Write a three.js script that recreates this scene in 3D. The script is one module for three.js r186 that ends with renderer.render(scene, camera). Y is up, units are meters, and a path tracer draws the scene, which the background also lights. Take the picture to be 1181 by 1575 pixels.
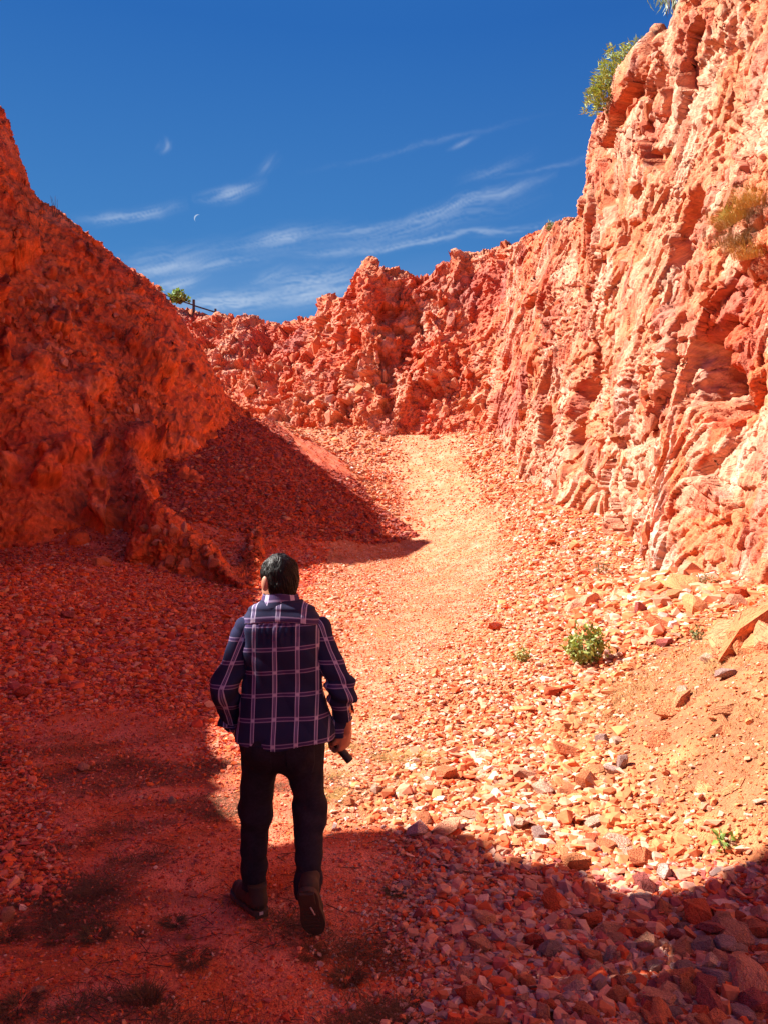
import * as THREE from 'three';
import { ConvexGeometry } from 'three/addons/geometries/ConvexGeometry.js';
import { mergeGeometries, mergeVertices } from 'three/addons/utils/BufferGeometryUtils.js';

// ------------------------------------------------------------------ camera, exposure, sky, sun
const scene = new THREE.Scene();
const EYE = 1.75, PITCH = Math.atan(42.5 / 1190);
const camera = new THREE.PerspectiveCamera(67, 0.75, 0.1, 3000);
camera.position.set(0, EYE, 0);
camera.rotation.set(PITCH, 0, 0);
const renderer = new THREE.WebGLRenderer({ antialias: true });
renderer.setSize(767, 1024);
renderer.shadowMap.enabled = true;
renderer.toneMapping = THREE.LinearToneMapping;
const EXPOSURE = 3.1;
renderer.toneMappingExposure = EXPOSURE;

const SUN_AZ = 13 * Math.PI / 180, SUN_EL = 45 * Math.PI / 180;          // azimuth counted from due left towards the back of the pit
const SUN = new THREE.Vector3(-Math.cos(SUN_EL) * Math.cos(SUN_AZ), Math.sin(SUN_EL), -Math.cos(SUN_EL) * Math.sin(SUN_AZ));
const sun = new THREE.DirectionalLight(new THREE.Color().setRGB(1, 0.945, 0.87), 5);
sun.position.copy(SUN).multiplyScalar(120).add(new THREE.Vector3(0, 4, -20));
sun.target.position.set(0, 4, -20);
sun.castShadow = true;
sun.shadow.mapSize.set(4096, 4096);
Object.assign(sun.shadow.camera, { left: -60, right: 60, top: 60, bottom: -60, near: 1, far: 300 });
scene.add(sun, sun.target);

// ------------------------------------------------------------------ random numbers and noise
function rng(seed) {
  let a = seed >>> 0;
  return () => { a = (a + 0x6D2B79F5) | 0; let t = Math.imul(a ^ (a >>> 15), 1 | a); t = (t + Math.imul(t ^ (t >>> 7), 61 | t)) ^ t; return ((t ^ (t >>> 14)) >>> 0) / 4294967296; };
}
const clamp = (x, a = 0, b = 1) => x < a ? a : x > b ? b : x;
const lerp = (a, b, t) => a + (b - a) * t;
const sstep = (a, b, x) => { const t = clamp((x - a) / (b - a)); return t * t * (3 - 2 * t); };
function hash(ix, iy, iz, s) {
  let h = Math.imul(ix, 374761393) ^ Math.imul(iy, 668265263) ^ Math.imul(iz, 1274126177) ^ Math.imul(s, 1442695041);
  h = Math.imul(h ^ (h >>> 15), 2246822519); h = Math.imul(h ^ (h >>> 13), 3266489917);
  return (h ^ (h >>> 16)) >>> 0;
}
const hf = (ix, iy, iz, s) => hash(ix, iy, iz, s) / 4294967296;
function noise(x, y, z, s = 0) {                                          // value noise, -1 to 1
  const ix = Math.floor(x), iy = Math.floor(y), iz = Math.floor(z);
  let u = x - ix, v = y - iy, w = z - iz;
  u = u * u * (3 - 2 * u); v = v * v * (3 - 2 * v); w = w * w * (3 - 2 * w);
  const a = lerp(lerp(hf(ix, iy, iz, s), hf(ix + 1, iy, iz, s), u), lerp(hf(ix, iy + 1, iz, s), hf(ix + 1, iy + 1, iz, s), u), v);
  const b = lerp(lerp(hf(ix, iy, iz + 1, s), hf(ix + 1, iy, iz + 1, s), u), lerp(hf(ix, iy + 1, iz + 1, s), hf(ix + 1, iy + 1, iz + 1, s), u), v);
  return lerp(a, b, w) * 2 - 1;
}
function fbm(x, y, z, oct, s = 0) {
  let a = 0, g = 0.5, n = 0;
  for (let i = 0; i < oct; i++) { a += g * noise(x, y, z, s + i * 17); n += g; g *= 0.5; x = x * 2.03 + 3.1; y = y * 2.03 - 1.7; z = z * 2.03 + 5.3; }
  return a / n;
}
// broken rock: every cell of a jittered lattice is a tilted flat face at its own height; cracks run between cells
const W = { id: 0, face: 0, edge: 0, h1: 0, h2: 0 };
function blocks(x, y, z, s) {
  const ix = Math.floor(x), iy = Math.floor(y), iz = Math.floor(z);
  let d1 = 9, d2 = 9, bi = 0, bx = 0, by = 0, bz = 0;
  for (let k = -1; k <= 1; k++) for (let j = -1; j <= 1; j++) for (let i = -1; i <= 1; i++) {
    const h = hash(ix + i, iy + j, iz + k, s);
    const dx = ix + i + (h & 1023) / 1023 - x, dy = iy + j + ((h >>> 10) & 1023) / 1023 - y, dz = iz + k + ((h >>> 20) & 1023) / 1023 - z;
    const d = dx * dx + dy * dy + dz * dz;
    if (d < d1) { d2 = d1; d1 = d; bi = h; bx = dx; by = dy; bz = dz; } else if (d < d2) d2 = d;
  }
  const q = hash(bi | 0, 7, 3, s + 1), q2 = hash(bi | 0, 11, 5, s + 2);
  const tx = (q & 255) / 127.5 - 1, ty = ((q >>> 8) & 255) / 127.5 - 1, tz = ((q >>> 16) & 255) / 127.5 - 1;
  W.id = q2; W.h1 = (q2 & 1023) / 1023; W.h2 = ((q2 >>> 10) & 1023) / 1023;
  W.edge = Math.sqrt(d2) - Math.sqrt(d1);
  W.face = (W.h1 * 2 - 1) * 0.55 - (bx * tx + by * ty + bz * tz) * 1.0;
  return W;
}
// a point of the place from the direction it is seen in (in the pixels of the photograph) and its distance along the view
function at(px, py, D) {
  const dx = (px - 590.5) / 1190, dy = (787.5 - py) / 1190, c = Math.cos(PITCH), s = Math.sin(PITCH);
  const y = dy * c + s, z = dy * s - c, k = D / -z;
  return new THREE.Vector3(dx * k, EYE + y * k, -D);
}
function toPix(p) {
  const c = Math.cos(PITCH), s = Math.sin(PITCH), y = p.y - EYE;
  const yy = y * c + p.z * s, zz = -y * s + p.z * c;
  if (zz > -0.05) return null;
  return [590.5 + 1190 * p.x / -zz, 787.5 - 1190 * yy / -zz, -zz];
}
// ------------------------------------------------------------------ sky: deep blue, paler towards the horizon, with thin streaks of cirrus
{
  const SW = 4096, SH = 2048, data = new Float32Array(SW * SH * 4);
  // wisps: where (photograph direction), half length, half width, slope angle in degrees, strength, seed
  const wisps = [
    [254, 226, 12, 7, 60, .3], [355, 296, 48, 8, 12, .55], [412, 258, 26, 8, 40, .2], [200, 331, 72, 9, 9, .5],
    [655, 222, 160, 4, 14, .1], [712, 221, 24, 3, 26, .32], [760, 262, 55, 9, 24, .16], [700, 318, 130, 9, 17, .42], [560, 352, 70, 7, 10, .3], [436, 368, 52, 8, 8, .6],
    [690, 367, 175, 6, 8, .42], [520, 384, 90, 6, 7, .25], [250, 412, 70, 10, 10, .42], [330, 408, 95, 7, 6, .3], [270, 436, 50, 9, 12, .62],
    [490, 437, 80, 22, 9, .6], [350, 466, 95, 14, 5, .75], [470, 458, 70, 13, 7, .42], [250, 405, 90, 20, 10, .28], [420, 372, 120, 16, 8, .2], [640, 350, 170, 14, 12, .2], [860, 252, 120, 4, 12, .12], [790, 292, 60, 7, 22, .2], [600, 380, 60, 4, 9, .26], [420, 425, 40, 8, 20, .3],
  ].map(([x, y, l, w, a, s], i) => ({ x, y, l, w, c: Math.cos(a * Math.PI / 180), s: Math.sin(a * Math.PI / 180), k: s, i }));
  const zen = [0.012, 0.083, 0.34], mid = [0.025, 0.142, 0.47], low = [0.078, 0.275, 0.61], hor = [0.16, 0.36, 0.66];
  const c = Math.cos(PITCH), s = Math.sin(PITCH);
  for (let j = 0; j < SH; j++) {
    const el = ((j + 0.5) / SH - 0.5) * Math.PI, y = Math.sin(el), ce = Math.cos(el);
    for (let i = 0; i < SW; i++) {
      const az = ((i + 0.5) / SW - 0.5) * 2 * Math.PI, x = Math.cos(az) * ce, z = Math.sin(az) * ce, o = (j * SW + i) * 4;
      let r, g, b;
      if (y < -0.02) { r = 0.1; g = 0.05; b = 0.035; }
      else {
        const e = el * 180 / Math.PI, p = e > 34 ? [mid, zen, sstep(34, 62, e)] : e > 15 ? [low, mid, Math.pow(clamp((e - 15) / 19), 0.8)] : [hor, low, clamp(e / 15)];
        r = lerp(p[0][0], p[1][0], p[2]); g = lerp(p[0][1], p[1][1], p[2]); b = lerp(p[0][2], p[1][2], p[2]);
        const away = 1 - 0.16 * sstep(-0.1, 0.6, x / Math.max(ce, .2) ) ;                       // a little deeper away from the sun
        r *= away; g *= away; b *= Math.sqrt(away);
        let cl = 0;
        const zz = y * s - z * -c, yy = y * c + z * s;                  // the photograph's own direction grid, used only to lay the wisps out
        const depth = -(z * c - y * s);
        if (depth > 0.5) {
          const px = 590.5 + 1190 * x / depth, py = 787.5 - 1190 * yy / depth;
          if (py > 100 && py < 560 && px > -60 && px < 1100) {
            const wx = 9 * noise(px * .018, py * .03, 1.5, 3) + 4 * noise(px * .05, py * .08, 1.5, 5), wy = 7 * noise(px * .014, py * .025, 7.5, 4) + 2.4 * noise(px * .06, py * .1, 2.5, 6);
            for (const w of wisps) {
              const dx = px + wx - w.x, dy = py + wy - w.y, u = (dx * w.c - dy * w.s) / w.l, v = (dx * w.s + dy * w.c + 0.16 * w.w * u * u * 2) / w.w;
              if (u * u > 1.6 || v * v > 7) continue;
              const len = Math.exp(-u * u * 1.9), streak = clamp(0.5 + 0.75 * noise(u * w.l * .03, v * w.w * .42 + u * 1.2, w.i * 3.1, 9) + 0.6 * noise(u * w.l * .075, v * w.w * 1.0 + u * 2, w.i * 5.7, 10));
              cl += w.k * len * Math.exp(-v * v * 1.1) * (0.12 + 1.1 * streak);
            }
            cl += 0.17 * sstep(360, 480, py) * clamp(0.35 + .7 * fbm(px * .008 + .004 * py, py * .04 + .006 * px, 3, 3, 21));
          }
        }
        if (e < 60 && depth <= 0.5) { const q = fbm(x * 5 + y * 2, y * 22, z * 5, 3, 31); cl += 0.35 * clamp(q * 1.6 - 0.25) * sstep(60, 30, e); }
        cl = 0.9 * (1 - Math.exp(-cl));
        r = lerp(r, 0.66, cl); g = lerp(g, 0.76, cl); b = lerp(b, 0.9, cl);
      }
      data[o] = r / EXPOSURE; data[o + 1] = g / EXPOSURE; data[o + 2] = b / EXPOSURE; data[o + 3] = 1;
    }
  }
  const sky = new THREE.DataTexture(data, SW, SH, THREE.RGBAFormat, THREE.FloatType);
  sky.mapping = THREE.EquirectangularReflectionMapping; sky.magFilter = sky.minFilter = THREE.LinearFilter; sky.needsUpdate = true;
  scene.background = sky; scene.environment = sky;
}

// ------------------------------------------------------------------ helpers for the scene's objects
const taken = {};
const numbered = n => { const k = taken[n] = (taken[n] ?? -1) + 1; return k ? `${n}_${String(k).padStart(3, '0')}` : n; };
function tag(o, label, category, group, kind) { Object.assign(o.userData, { label, category }); if (group) o.userData.group = group; if (kind) o.userData.kind = kind; return o; }
function add(o, name) { o.name = numbered(name); scene.add(o); return o; }
function shade(o) { o.traverse(m => { if (m.isMesh) { m.castShadow = true; m.receiveShadow = true; } }); return o; }
function part(geo, mat, name, parent) { const m = new THREE.Mesh(geo, mat); m.name = name; parent.add(m); m.castShadow = m.receiveShadow = true; return m; }

// ------------------------------------------------------------------ textures: grain of dirt and rock (repeat in metres)
function tile(n, f) {                                                     // f(u, v) -> [r, g, b] 0..1, in a tile that repeats
  const d = new Uint8Array(n * n * 4);
  for (let j = 0; j < n; j++) for (let i = 0; i < n; i++) { const c = f(i / n, j / n), o = (j * n + i) * 4; d[o] = c[0] * 255; d[o + 1] = c[1] * 255; d[o + 2] = c[2] * 255; d[o + 3] = 255; }
  const t = new THREE.DataTexture(d, n, n); t.wrapS = t.wrapT = THREE.RepeatWrapping; t.magFilter = THREE.LinearFilter; t.minFilter = THREE.LinearMipmapLinearFilter; t.generateMipmaps = true; t.needsUpdate = true; return t;
}
function tnoise(u, v, f, s) {                                             // value noise that repeats after one tile
  const x = u * f, y = v * f, ix = Math.floor(x), iy = Math.floor(y); let a = x - ix, b = y - iy; a = a * a * (3 - 2 * a); b = b * b * (3 - 2 * b);
  const h = (i, j) => hf(((i % f) + f) % f, ((j % f) + f) % f, 0, s);
  return lerp(lerp(h(ix, iy), h(ix + 1, iy), a), lerp(h(ix, iy + 1), h(ix + 1, iy + 1), a), b);
}
function tcell(u, v, f, s) {                                              // repeating cells: [distance to nearest, border, id]
  const x = u * f, y = v * f, ix = Math.floor(x), iy = Math.floor(y); let d1 = 9, d2 = 9, id = 0;
  for (let j = -1; j <= 1; j++) for (let i = -1; i <= 1; i++) {
    const h = hash((((ix + i) % f) + f) % f, (((iy + j) % f) + f) % f, 1, s), dx = ix + i + (h & 1023) / 1023 - x, dy = iy + j + ((h >>> 10) & 1023) / 1023 - y, d = dx * dx + dy * dy;
    if (d < d1) { d2 = d1; d1 = d; id = h; } else if (d < d2) d2 = d;
  }
  return [Math.sqrt(d1), Math.sqrt(d2) - Math.sqrt(d1), (id >>> 12 & 1023) / 1023];
}
const rep = (t, x, y = x) => { const c = t.clone(); c.repeat.set(x, y); c.needsUpdate = true; return c; };
const gritColor = tile(512, (u, v) => {
  const a = tnoise(u, v, 6, 1) * .35 + tnoise(u, v, 24, 2) * .35 + tnoise(u, v, 96, 3) * .3, c = tcell(u, v, 60, 4), k = 0.62 + 0.36 * a + (c[2] - .5) * 0.22 * sstep(0, .2, c[1]), g = (tnoise(u, v, 40, 6) - .5) * .1;
  return [clamp(k + .06), clamp(k - .02 + g), clamp(k - .05 + g * 1.4)];
});
const gritBump = tile(512, (u, v) => {
  const c = tcell(u, v, 44, 4), d = tcell(u, v, 110, 8), k = .55 * sstep(0, .35, c[1]) * (.25 + .75 * c[2]) + .25 * sstep(0, .4, d[1]) * d[2] + .2 * tnoise(u, v, 128, 9); return [k, k, k];
});
const rockColor = tile(512, (u, v) => {
  const a = tnoise(u, v, 5, 11) * .4 + tnoise(u, v, 17, 12) * .3 + tnoise(u, v, 70, 13) * .3, vein = sstep(.06, 0, Math.abs(tnoise(u, v, 8, 14) - .5 + .12 * (tnoise(u, v, 40, 15) - .5))), k = .62 + .5 * (a - .1);
  return [clamp(k + .04 + .05 * vein), clamp(k - .03 + .12 * vein), clamp(k - .06 + .14 * vein)];
});
const rockBump = tile(512, (u, v) => { const c = tcell(u, v, 12, 21), k = .45 * c[2] * sstep(0, .12, c[1]) + .3 * tnoise(u, v, 30, 22) + .25 * tnoise(u, v, 110, 23); return [k, k, k]; });

// ------------------------------------------------------------------ the lie of the ground
const segDist = (x, z, ax, az, bx, bz) => { const dx = bx - ax, dz = bz - az, t = clamp(((x - ax) * dx + (z - az) * dz) / (dx * dx + dz * dz)); return [Math.hypot(x - ax - dx * t, z - az - dz * t), t]; };
const smax = (a, b, k) => { const h = clamp(0.5 + 0.5 * (a - b) / k); return lerp(b, a, h) + k * h * (1 - h); };
// foot of the right-hand cliff: depth -> [x, height]
const RF = [[0, 6, .2], [3, 5.9, .45], [6.5, 5.4, .75], [9, 4.85, .95], [11, 4.75, 1.05], [13.3, 4.7, 1.0], [15.5, 4.9, 1.35], [18, 5.3, 1.8], [20.5, 5.45, 2.3], [24, 5.4, 3.0], [27, 5.1, 3.6], [30, 5.0, 4.5], [34.5, 5.1, 6.3], [38, 3.4, 7.0], [60, 3.4, 7.4]];
function rightFoot(D) { let i = 0; while (i < RF.length - 2 && RF[i + 1][0] < D) i++; const t = clamp((D - RF[i][0]) / (RF[i + 1][0] - RF[i][0])); return [lerp(RF[i][1], RF[i + 1][1], t), lerp(RF[i][2], RF[i + 1][2], t)]; }
function baseHeight(x, z) {
  const D = clamp(-z, -1, 43);
  let h = D < 3.5 ? (D - 3.5) * 0.03 : (D - 3.5) * 0.051;
  if (D > 20) h += 0.0141 * Math.min(D - 20, 20) ** 2;
  const [fx, fh] = rightFoot(D), edge = lerp(0.9, -0.5, sstep(10, 34, D));
  h = Math.max(h, h + (fh + .15 - h) * sstep(edge, fx + .6, x) * sstep(5, 9, D));
  const [ds] = segDist(x, z, -8.2, -29.2, -4.4, -34.2);                   // rubble cone under the headland
  h = smax(h, 6.9 - 0.60 * ds, 0.9);
  const db = Math.hypot((x - 4.7) * .95, (z + 4.9) * .8);                  // bank of earth by the right edge
  h += 1.75 * sstep(3.5, .6, db) * sstep(-9.5, -6.5, z);
  h += 0.5 * sstep(-3.2, -7, x) * sstep(0, -6, z) * sstep(-24, -16, z);    // rises towards the left wall
  return h;
}
// how stony the ground is, from where it lies: [share covered, size of stones in metres, palette]
function stony(x, z, px, py) {
  const D = -z, n = fbm(x * .5, 1, z * .35, 3, 61), n2 = fbm(x * 1.4, 3, z * 1.1, 2, 67);
  // rubble cone and everything in the shade of the headland
  const cone = segDist(x, z, -8.2, -29.2, -4.4, -34.2)[0];
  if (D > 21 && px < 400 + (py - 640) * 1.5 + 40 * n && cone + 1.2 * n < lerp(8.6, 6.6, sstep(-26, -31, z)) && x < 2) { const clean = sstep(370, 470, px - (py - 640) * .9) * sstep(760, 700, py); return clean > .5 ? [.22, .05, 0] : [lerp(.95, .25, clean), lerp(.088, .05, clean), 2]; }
  const path = sstep(1.25, .35, Math.abs(x - lerp(-.55, 2.1, sstep(3, 24, D)) - .3 * n) / lerp(.75, 1.7, sstep(4, 24, D)));
  if (D > 26) return [lerp(.75, .4, path), lerp(.11, .06, path), 1];
  if (py > 1290 + (px - 600) * .09 + 30 * n2 && px > 470) {                // shaded rubble, lower right
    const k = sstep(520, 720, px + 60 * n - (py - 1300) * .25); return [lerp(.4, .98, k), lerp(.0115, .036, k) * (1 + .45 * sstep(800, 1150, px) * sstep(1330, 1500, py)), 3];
  }
  const bank = sstep(3.45, 2.6, Math.hypot((x - 4.7) * .95, (z + 4.9) * .8));
  if (bank > .02 && x > 1) return [lerp(.9, .3, sstep(.0, .6, bank + .4 * n2)), lerp(.055, .02, bank), 4];
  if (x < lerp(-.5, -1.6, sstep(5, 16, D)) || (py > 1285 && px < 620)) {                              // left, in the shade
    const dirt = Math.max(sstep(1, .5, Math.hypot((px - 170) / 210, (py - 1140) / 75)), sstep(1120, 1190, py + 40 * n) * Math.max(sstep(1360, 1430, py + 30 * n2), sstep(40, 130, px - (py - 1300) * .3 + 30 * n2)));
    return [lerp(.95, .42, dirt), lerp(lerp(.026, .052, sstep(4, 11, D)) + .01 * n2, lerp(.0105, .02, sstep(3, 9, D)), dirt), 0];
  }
  const size = lerp(.04, .08, sstep(.6, 2.6, x - .05 * D + n));
  return [lerp(lerp(.5, .98, sstep(-.25, .2, n2 + .5 * n)), lerp(.22, .5, sstep(4, 8, D)), path), lerp(size * (1 + .5 * sstep(.0, .4, n)), .022, path), 1];
}
function groundHeight(x, z) {
  return baseHeight(x, z) + 0.06 * fbm(x * .6, 0, z * .6, 3, 41) + 0.02 * noise(x * 3.1, 0, z * 3.1, 43);
}
const PAL = {                                                             // base colours, linear
  red: [.70, .112, .028], orange: [.66, .20, .075], ochre: [.68, .265, .10], pink: [.70, .32, .185], pale: [.75, .47, .33], white: [.80, .60, .52], plum: [.43, .098, .080], rust: [.47, .055, .02], grey: [.45, .29, .25], brick: [.82, .172, .034], clay: [.84, .235, .12], brown: [.38, .155, .062],
};
const mixc = (a, b, t) => [lerp(a[0], b[0], t), lerp(a[1], b[1], t), lerp(a[2], b[2], t)];
{
  const R = [], A = [];
  for (let r = .35; r < 62; r += clamp(r * .0082, .008, .2)) R.push(r);
  for (const r of [66, 75, 90, 120, 180, 300, 600, 1200]) R.push(r);
  const fine = 33 * Math.PI / 180, n = 430;
  for (let i = 0; i <= n; i++) A.push(-fine + 2 * fine * i / n);
  for (let i = 1; i < 70; i++) A.push(fine + (2 * Math.PI - 2 * fine) * i / 70);
  const nr = R.length, na = A.length, pos = new Float32Array(nr * na * 3), uv = new Float32Array(nr * na * 2), col = new Float32Array(nr * na * 3), idx = [];
  for (let j = 0; j < nr; j++) for (let i = 0; i < na; i++) {
    const x = R[j] * Math.sin(A[i]), z = -R[j] * Math.cos(A[i]), o = (j * na + i);
    let h = groundHeight(x, z), c = PAL.orange;
    if (R[j] < 64) {
      const p = toPix(new THREE.Vector3(x, h, z)), st = p && R[j] > 2 ? stony(x, z, p[0], p[1]) : [.3, .03, 0];
      const big = sstep(.03, .09, st[1]), lump = blocks(x / .13, 0, z / .13, 44);
      h += st[0] * .045 * big * lump.face * sstep(0, .25, lump.edge) - st[0] * st[1] * .1;
      const f = fbm(x * .9, 2, z * .9, 3, 51), g = fbm(x * 4.3, 2, z * 4.3, 2, 55), k = st[2];
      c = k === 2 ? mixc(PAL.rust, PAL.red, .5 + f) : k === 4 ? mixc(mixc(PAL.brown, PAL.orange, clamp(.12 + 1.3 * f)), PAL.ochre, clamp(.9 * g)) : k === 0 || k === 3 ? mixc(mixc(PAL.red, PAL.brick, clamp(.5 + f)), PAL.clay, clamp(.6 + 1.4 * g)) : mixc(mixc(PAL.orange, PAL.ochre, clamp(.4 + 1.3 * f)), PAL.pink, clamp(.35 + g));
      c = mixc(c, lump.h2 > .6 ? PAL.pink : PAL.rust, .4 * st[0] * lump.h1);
      const dk = 1 + .22 * g; c = [c[0] * dk, c[1] * dk, c[2] * dk];
      // damp, dark streaks of old grass and soil on the lower left floor
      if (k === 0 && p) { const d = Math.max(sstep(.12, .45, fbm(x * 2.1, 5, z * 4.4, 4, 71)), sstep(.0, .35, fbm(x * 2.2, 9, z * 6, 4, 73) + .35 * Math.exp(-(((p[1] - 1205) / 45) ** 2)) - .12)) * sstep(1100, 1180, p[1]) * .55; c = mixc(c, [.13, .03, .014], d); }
    }
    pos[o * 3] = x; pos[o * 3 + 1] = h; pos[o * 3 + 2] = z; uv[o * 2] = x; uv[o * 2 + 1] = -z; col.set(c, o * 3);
  }
  for (let j = 0; j < nr - 1; j++) for (let i = 0; i < na; i++) {
    const a = j * na + i, b = j * na + (i + 1) % na, c = a + na, d = b + na; idx.push(a, b, c, b, d, c);
  }
  const cap = nr * na;                                                     // closes the sheet under the camera
  const P = new Float32Array(pos.length + 3); P.set(pos); P.set([0, groundHeight(0, 0), 0], pos.length);
  const U = new Float32Array(uv.length + 2); U.set(uv); const C = new Float32Array(col.length + 3); C.set(col); C.set(PAL.orange, col.length);
  for (let i = 0; i < na; i++) idx.push(cap, (i + 1) % na, i);
  const g = new THREE.BufferGeometry();
  g.setAttribute('position', new THREE.BufferAttribute(P, 3)); g.setAttribute('uv', new THREE.BufferAttribute(U, 2)); g.setAttribute('color', new THREE.BufferAttribute(C, 3)); g.setIndex(idx);
  g.computeVertexNormals();
  if (g.attributes.normal.getY(5000) < 0) { for (let i = 0; i < idx.length; i += 3) { const t = idx[i]; idx[i] = idx[i + 1]; idx[i + 1] = t; } g.setIndex(idx); g.computeVertexNormals(); }
  const m = new THREE.Mesh(g, new THREE.MeshStandardMaterial({ vertexColors: true, roughness: .96, map: rep(gritColor, 1.1), bumpMap: rep(gritBump, 1.3), bumpScale: .012 }));
  tag(add(shade(m), 'ground'), 'orange red quarry floor of dirt and broken stone', 'ground', null, 'structure');
}

// ------------------------------------------------------------------ cliffs: sheets through control points, broken into blocks
function catmull(p0, p1, p2, p3, t) { const t2 = t * t, t3 = t2 * t; return .5 * (2 * p1 + (p2 - p0) * t + (2 * p0 - 5 * p1 + 4 * p2 - p3) * t2 + (3 * p1 - p0 - 3 * p2 + p3) * t3); }
function sheetPoint(C, u, v, out) {
  const nc = C.length, nr = C[0].length, ci = clamp(Math.floor(u), 0, nc - 2), ri = clamp(Math.floor(v), 0, nr - 2), a = u - ci, b = v - ri;
  for (const k of ['x', 'y', 'z']) {
    const row = [];
    for (let i = -1; i <= 2; i++) { const c = C[clamp(ci + i, 0, nc - 1)], q = j => c[clamp(ri + j, 0, nr - 1)][k]; row.push(catmull(q(-1), q(0), q(1), q(2), b)); }
    out[k] = catmull(row[0], row[1], row[2], row[3], a);
  }
  return out;
}
const inFrame = p => { const q = toPix(p); return q && q[0] > -60 && q[0] < 1240 && q[1] > -60 && q[1] < 1640; };
function samples(C, along, px, dist = .0019) {                                          // sample positions, closer where the photograph looks closer
  const n = along ? C.length : C[0].length, m = along ? C[0].length : C.length, out = [0];
  for (let i = 0; i < n - 1; i++) {
    let k = 2;
    for (let j = 0; j < m - 1; j++) {
      const a = along ? C[i][j] : C[j][i], b = along ? C[i + 1][j] : C[j][i + 1], pa = toPix(a), pb = toPix(b);
      if (!along && i > 3) k = i > 4 ? 8 : 16;
      else if (along && j > 3) continue;
      else if (pa && pb && (inFrame(a) && inFrame(b))) k = Math.max(k, Math.hypot(pa[0] - pb[0], pa[1] - pb[1]) / px, a.distanceTo(b) / clamp(dist * pa[2], .03, .2));
      else k = Math.max(k, a.distanceTo(b) / (pa && (inFrame(a) || inFrame(b)) ? .06 : .35));
    }
    k = Math.ceil(k); for (let q = 1; q <= k; q++) out.push(i + q / k);
  }
  return out;
}
function makeSheet(C, us, vs, inside, relief, fine, color) {
  const nu = us.length, nv = vs.length, N = nu * nv, pos = new Float32Array(N * 3), nor = new Float32Array(N * 3), col = new Float32Array(N * 3), uv = new Float32Array(N * 2), p = new THREE.Vector3(), q = new THREE.Vector3(), r = new THREE.Vector3(), n = new THREE.Vector3();
  const e = 1e-2;
  const base = (u, v) => { sheetPoint(C, u, v, p); sheetPoint(C, Math.min(u + e, C.length - 1), v, q); sheetPoint(C, Math.max(u - e, 0), v, r); q.sub(r); const tu = q.clone(); sheetPoint(C, u, Math.min(v + e, C[0].length - 1), q); sheetPoint(C, u, Math.max(v - e, 0), r); q.sub(r); n.crossVectors(tu, q).normalize(); };
  base(us[nu >> 1], 1.5); const flip = n.dot(inside.clone().sub(p)) < 0 ? -1 : 1;
  for (let j = 0; j < nv; j++) for (let i = 0; i < nu; i++) {
    const o = j * nu + i; base(us[i], vs[j]); n.multiplyScalar(flip);
    const d = relief(p, n, us[i], vs[j]); nor[o * 3] = p.x; nor[o * 3 + 1] = p.y; nor[o * 3 + 2] = p.z;
    pos[o * 3] = p.x + n.x * d; pos[o * 3 + 1] = p.y + n.y * d; pos[o * 3 + 2] = p.z + n.z * d;
    uv[o * 2] = (Math.abs(n.x) > Math.abs(n.z) ? p.z : p.x) + .8 * d; uv[o * 2 + 1] = p.y + (n.y > .8 ? p.z : 0) + .55 * d;
  }
  const big = pos.slice(), get = (i, j, t) => { const o = (clamp(j, 0, nv - 1) * nu + clamp(i, 0, nu - 1)) * 3; return t.set(big[o], big[o + 1], big[o + 2]); };
  for (let j = 0; j < nv; j++) for (let i = 0; i < nu; i++) {                // finer breaks, along the normals of the large relief
    const o = j * nu + i; get(i + 1, j, q).sub(get(i - 1, j, r)); const tu = q.clone(); get(i, j + 1, q).sub(get(i, j - 1, r)); n.crossVectors(tu, q).normalize().multiplyScalar(flip); get(i, j, p);
    const d = fine(p, us[i], vs[j]), c = color(p, n, us[i], vs[j]); if (!(n.lengthSq() > .5)) continue;
    pos[o * 3] += n.x * d; pos[o * 3 + 1] += n.y * d; pos[o * 3 + 2] += n.z * d; col.set(c, o * 3);
  }
  const idx = new Uint32Array((nu - 1) * (nv - 1) * 6); let k = 0;
  for (let j = 0; j < nv - 1; j++) for (let i = 0; i < nu - 1; i++) {
    const a = j * nu + i, b = a + 1, c = a + nu, d = c + 1;
    const D2 = (m, n2) => (pos[m * 3] - pos[n2 * 3]) ** 2 + (pos[m * 3 + 1] - pos[n2 * 3 + 1]) ** 2 + (pos[m * 3 + 2] - pos[n2 * 3 + 2]) ** 2;
    if (D2(a, d) < D2(b, c)) { if (flip > 0) { idx[k++] = a; idx[k++] = b; idx[k++] = d; idx[k++] = a; idx[k++] = d; idx[k++] = c; } else { idx[k++] = a; idx[k++] = d; idx[k++] = b; idx[k++] = a; idx[k++] = c; idx[k++] = d; } }
    else if (flip > 0) { idx[k++] = a; idx[k++] = b; idx[k++] = c; idx[k++] = b; idx[k++] = d; idx[k++] = c; } else { idx[k++] = a; idx[k++] = c; idx[k++] = b; idx[k++] = b; idx[k++] = c; idx[k++] = d; }
  }
  const g = new THREE.BufferGeometry();
  g.setAttribute('position', new THREE.BufferAttribute(pos, 3)); g.setAttribute('color', new THREE.BufferAttribute(col, 3)); g.setAttribute('uv', new THREE.BufferAttribute(uv, 2)); g.setIndex(new THREE.BufferAttribute(idx, 1));
  g.computeVertexNormals();
  g.userData = { nu, nv };
  return g;
}
const V = (x, y, z) => new THREE.Vector3(x, y, z);
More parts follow.
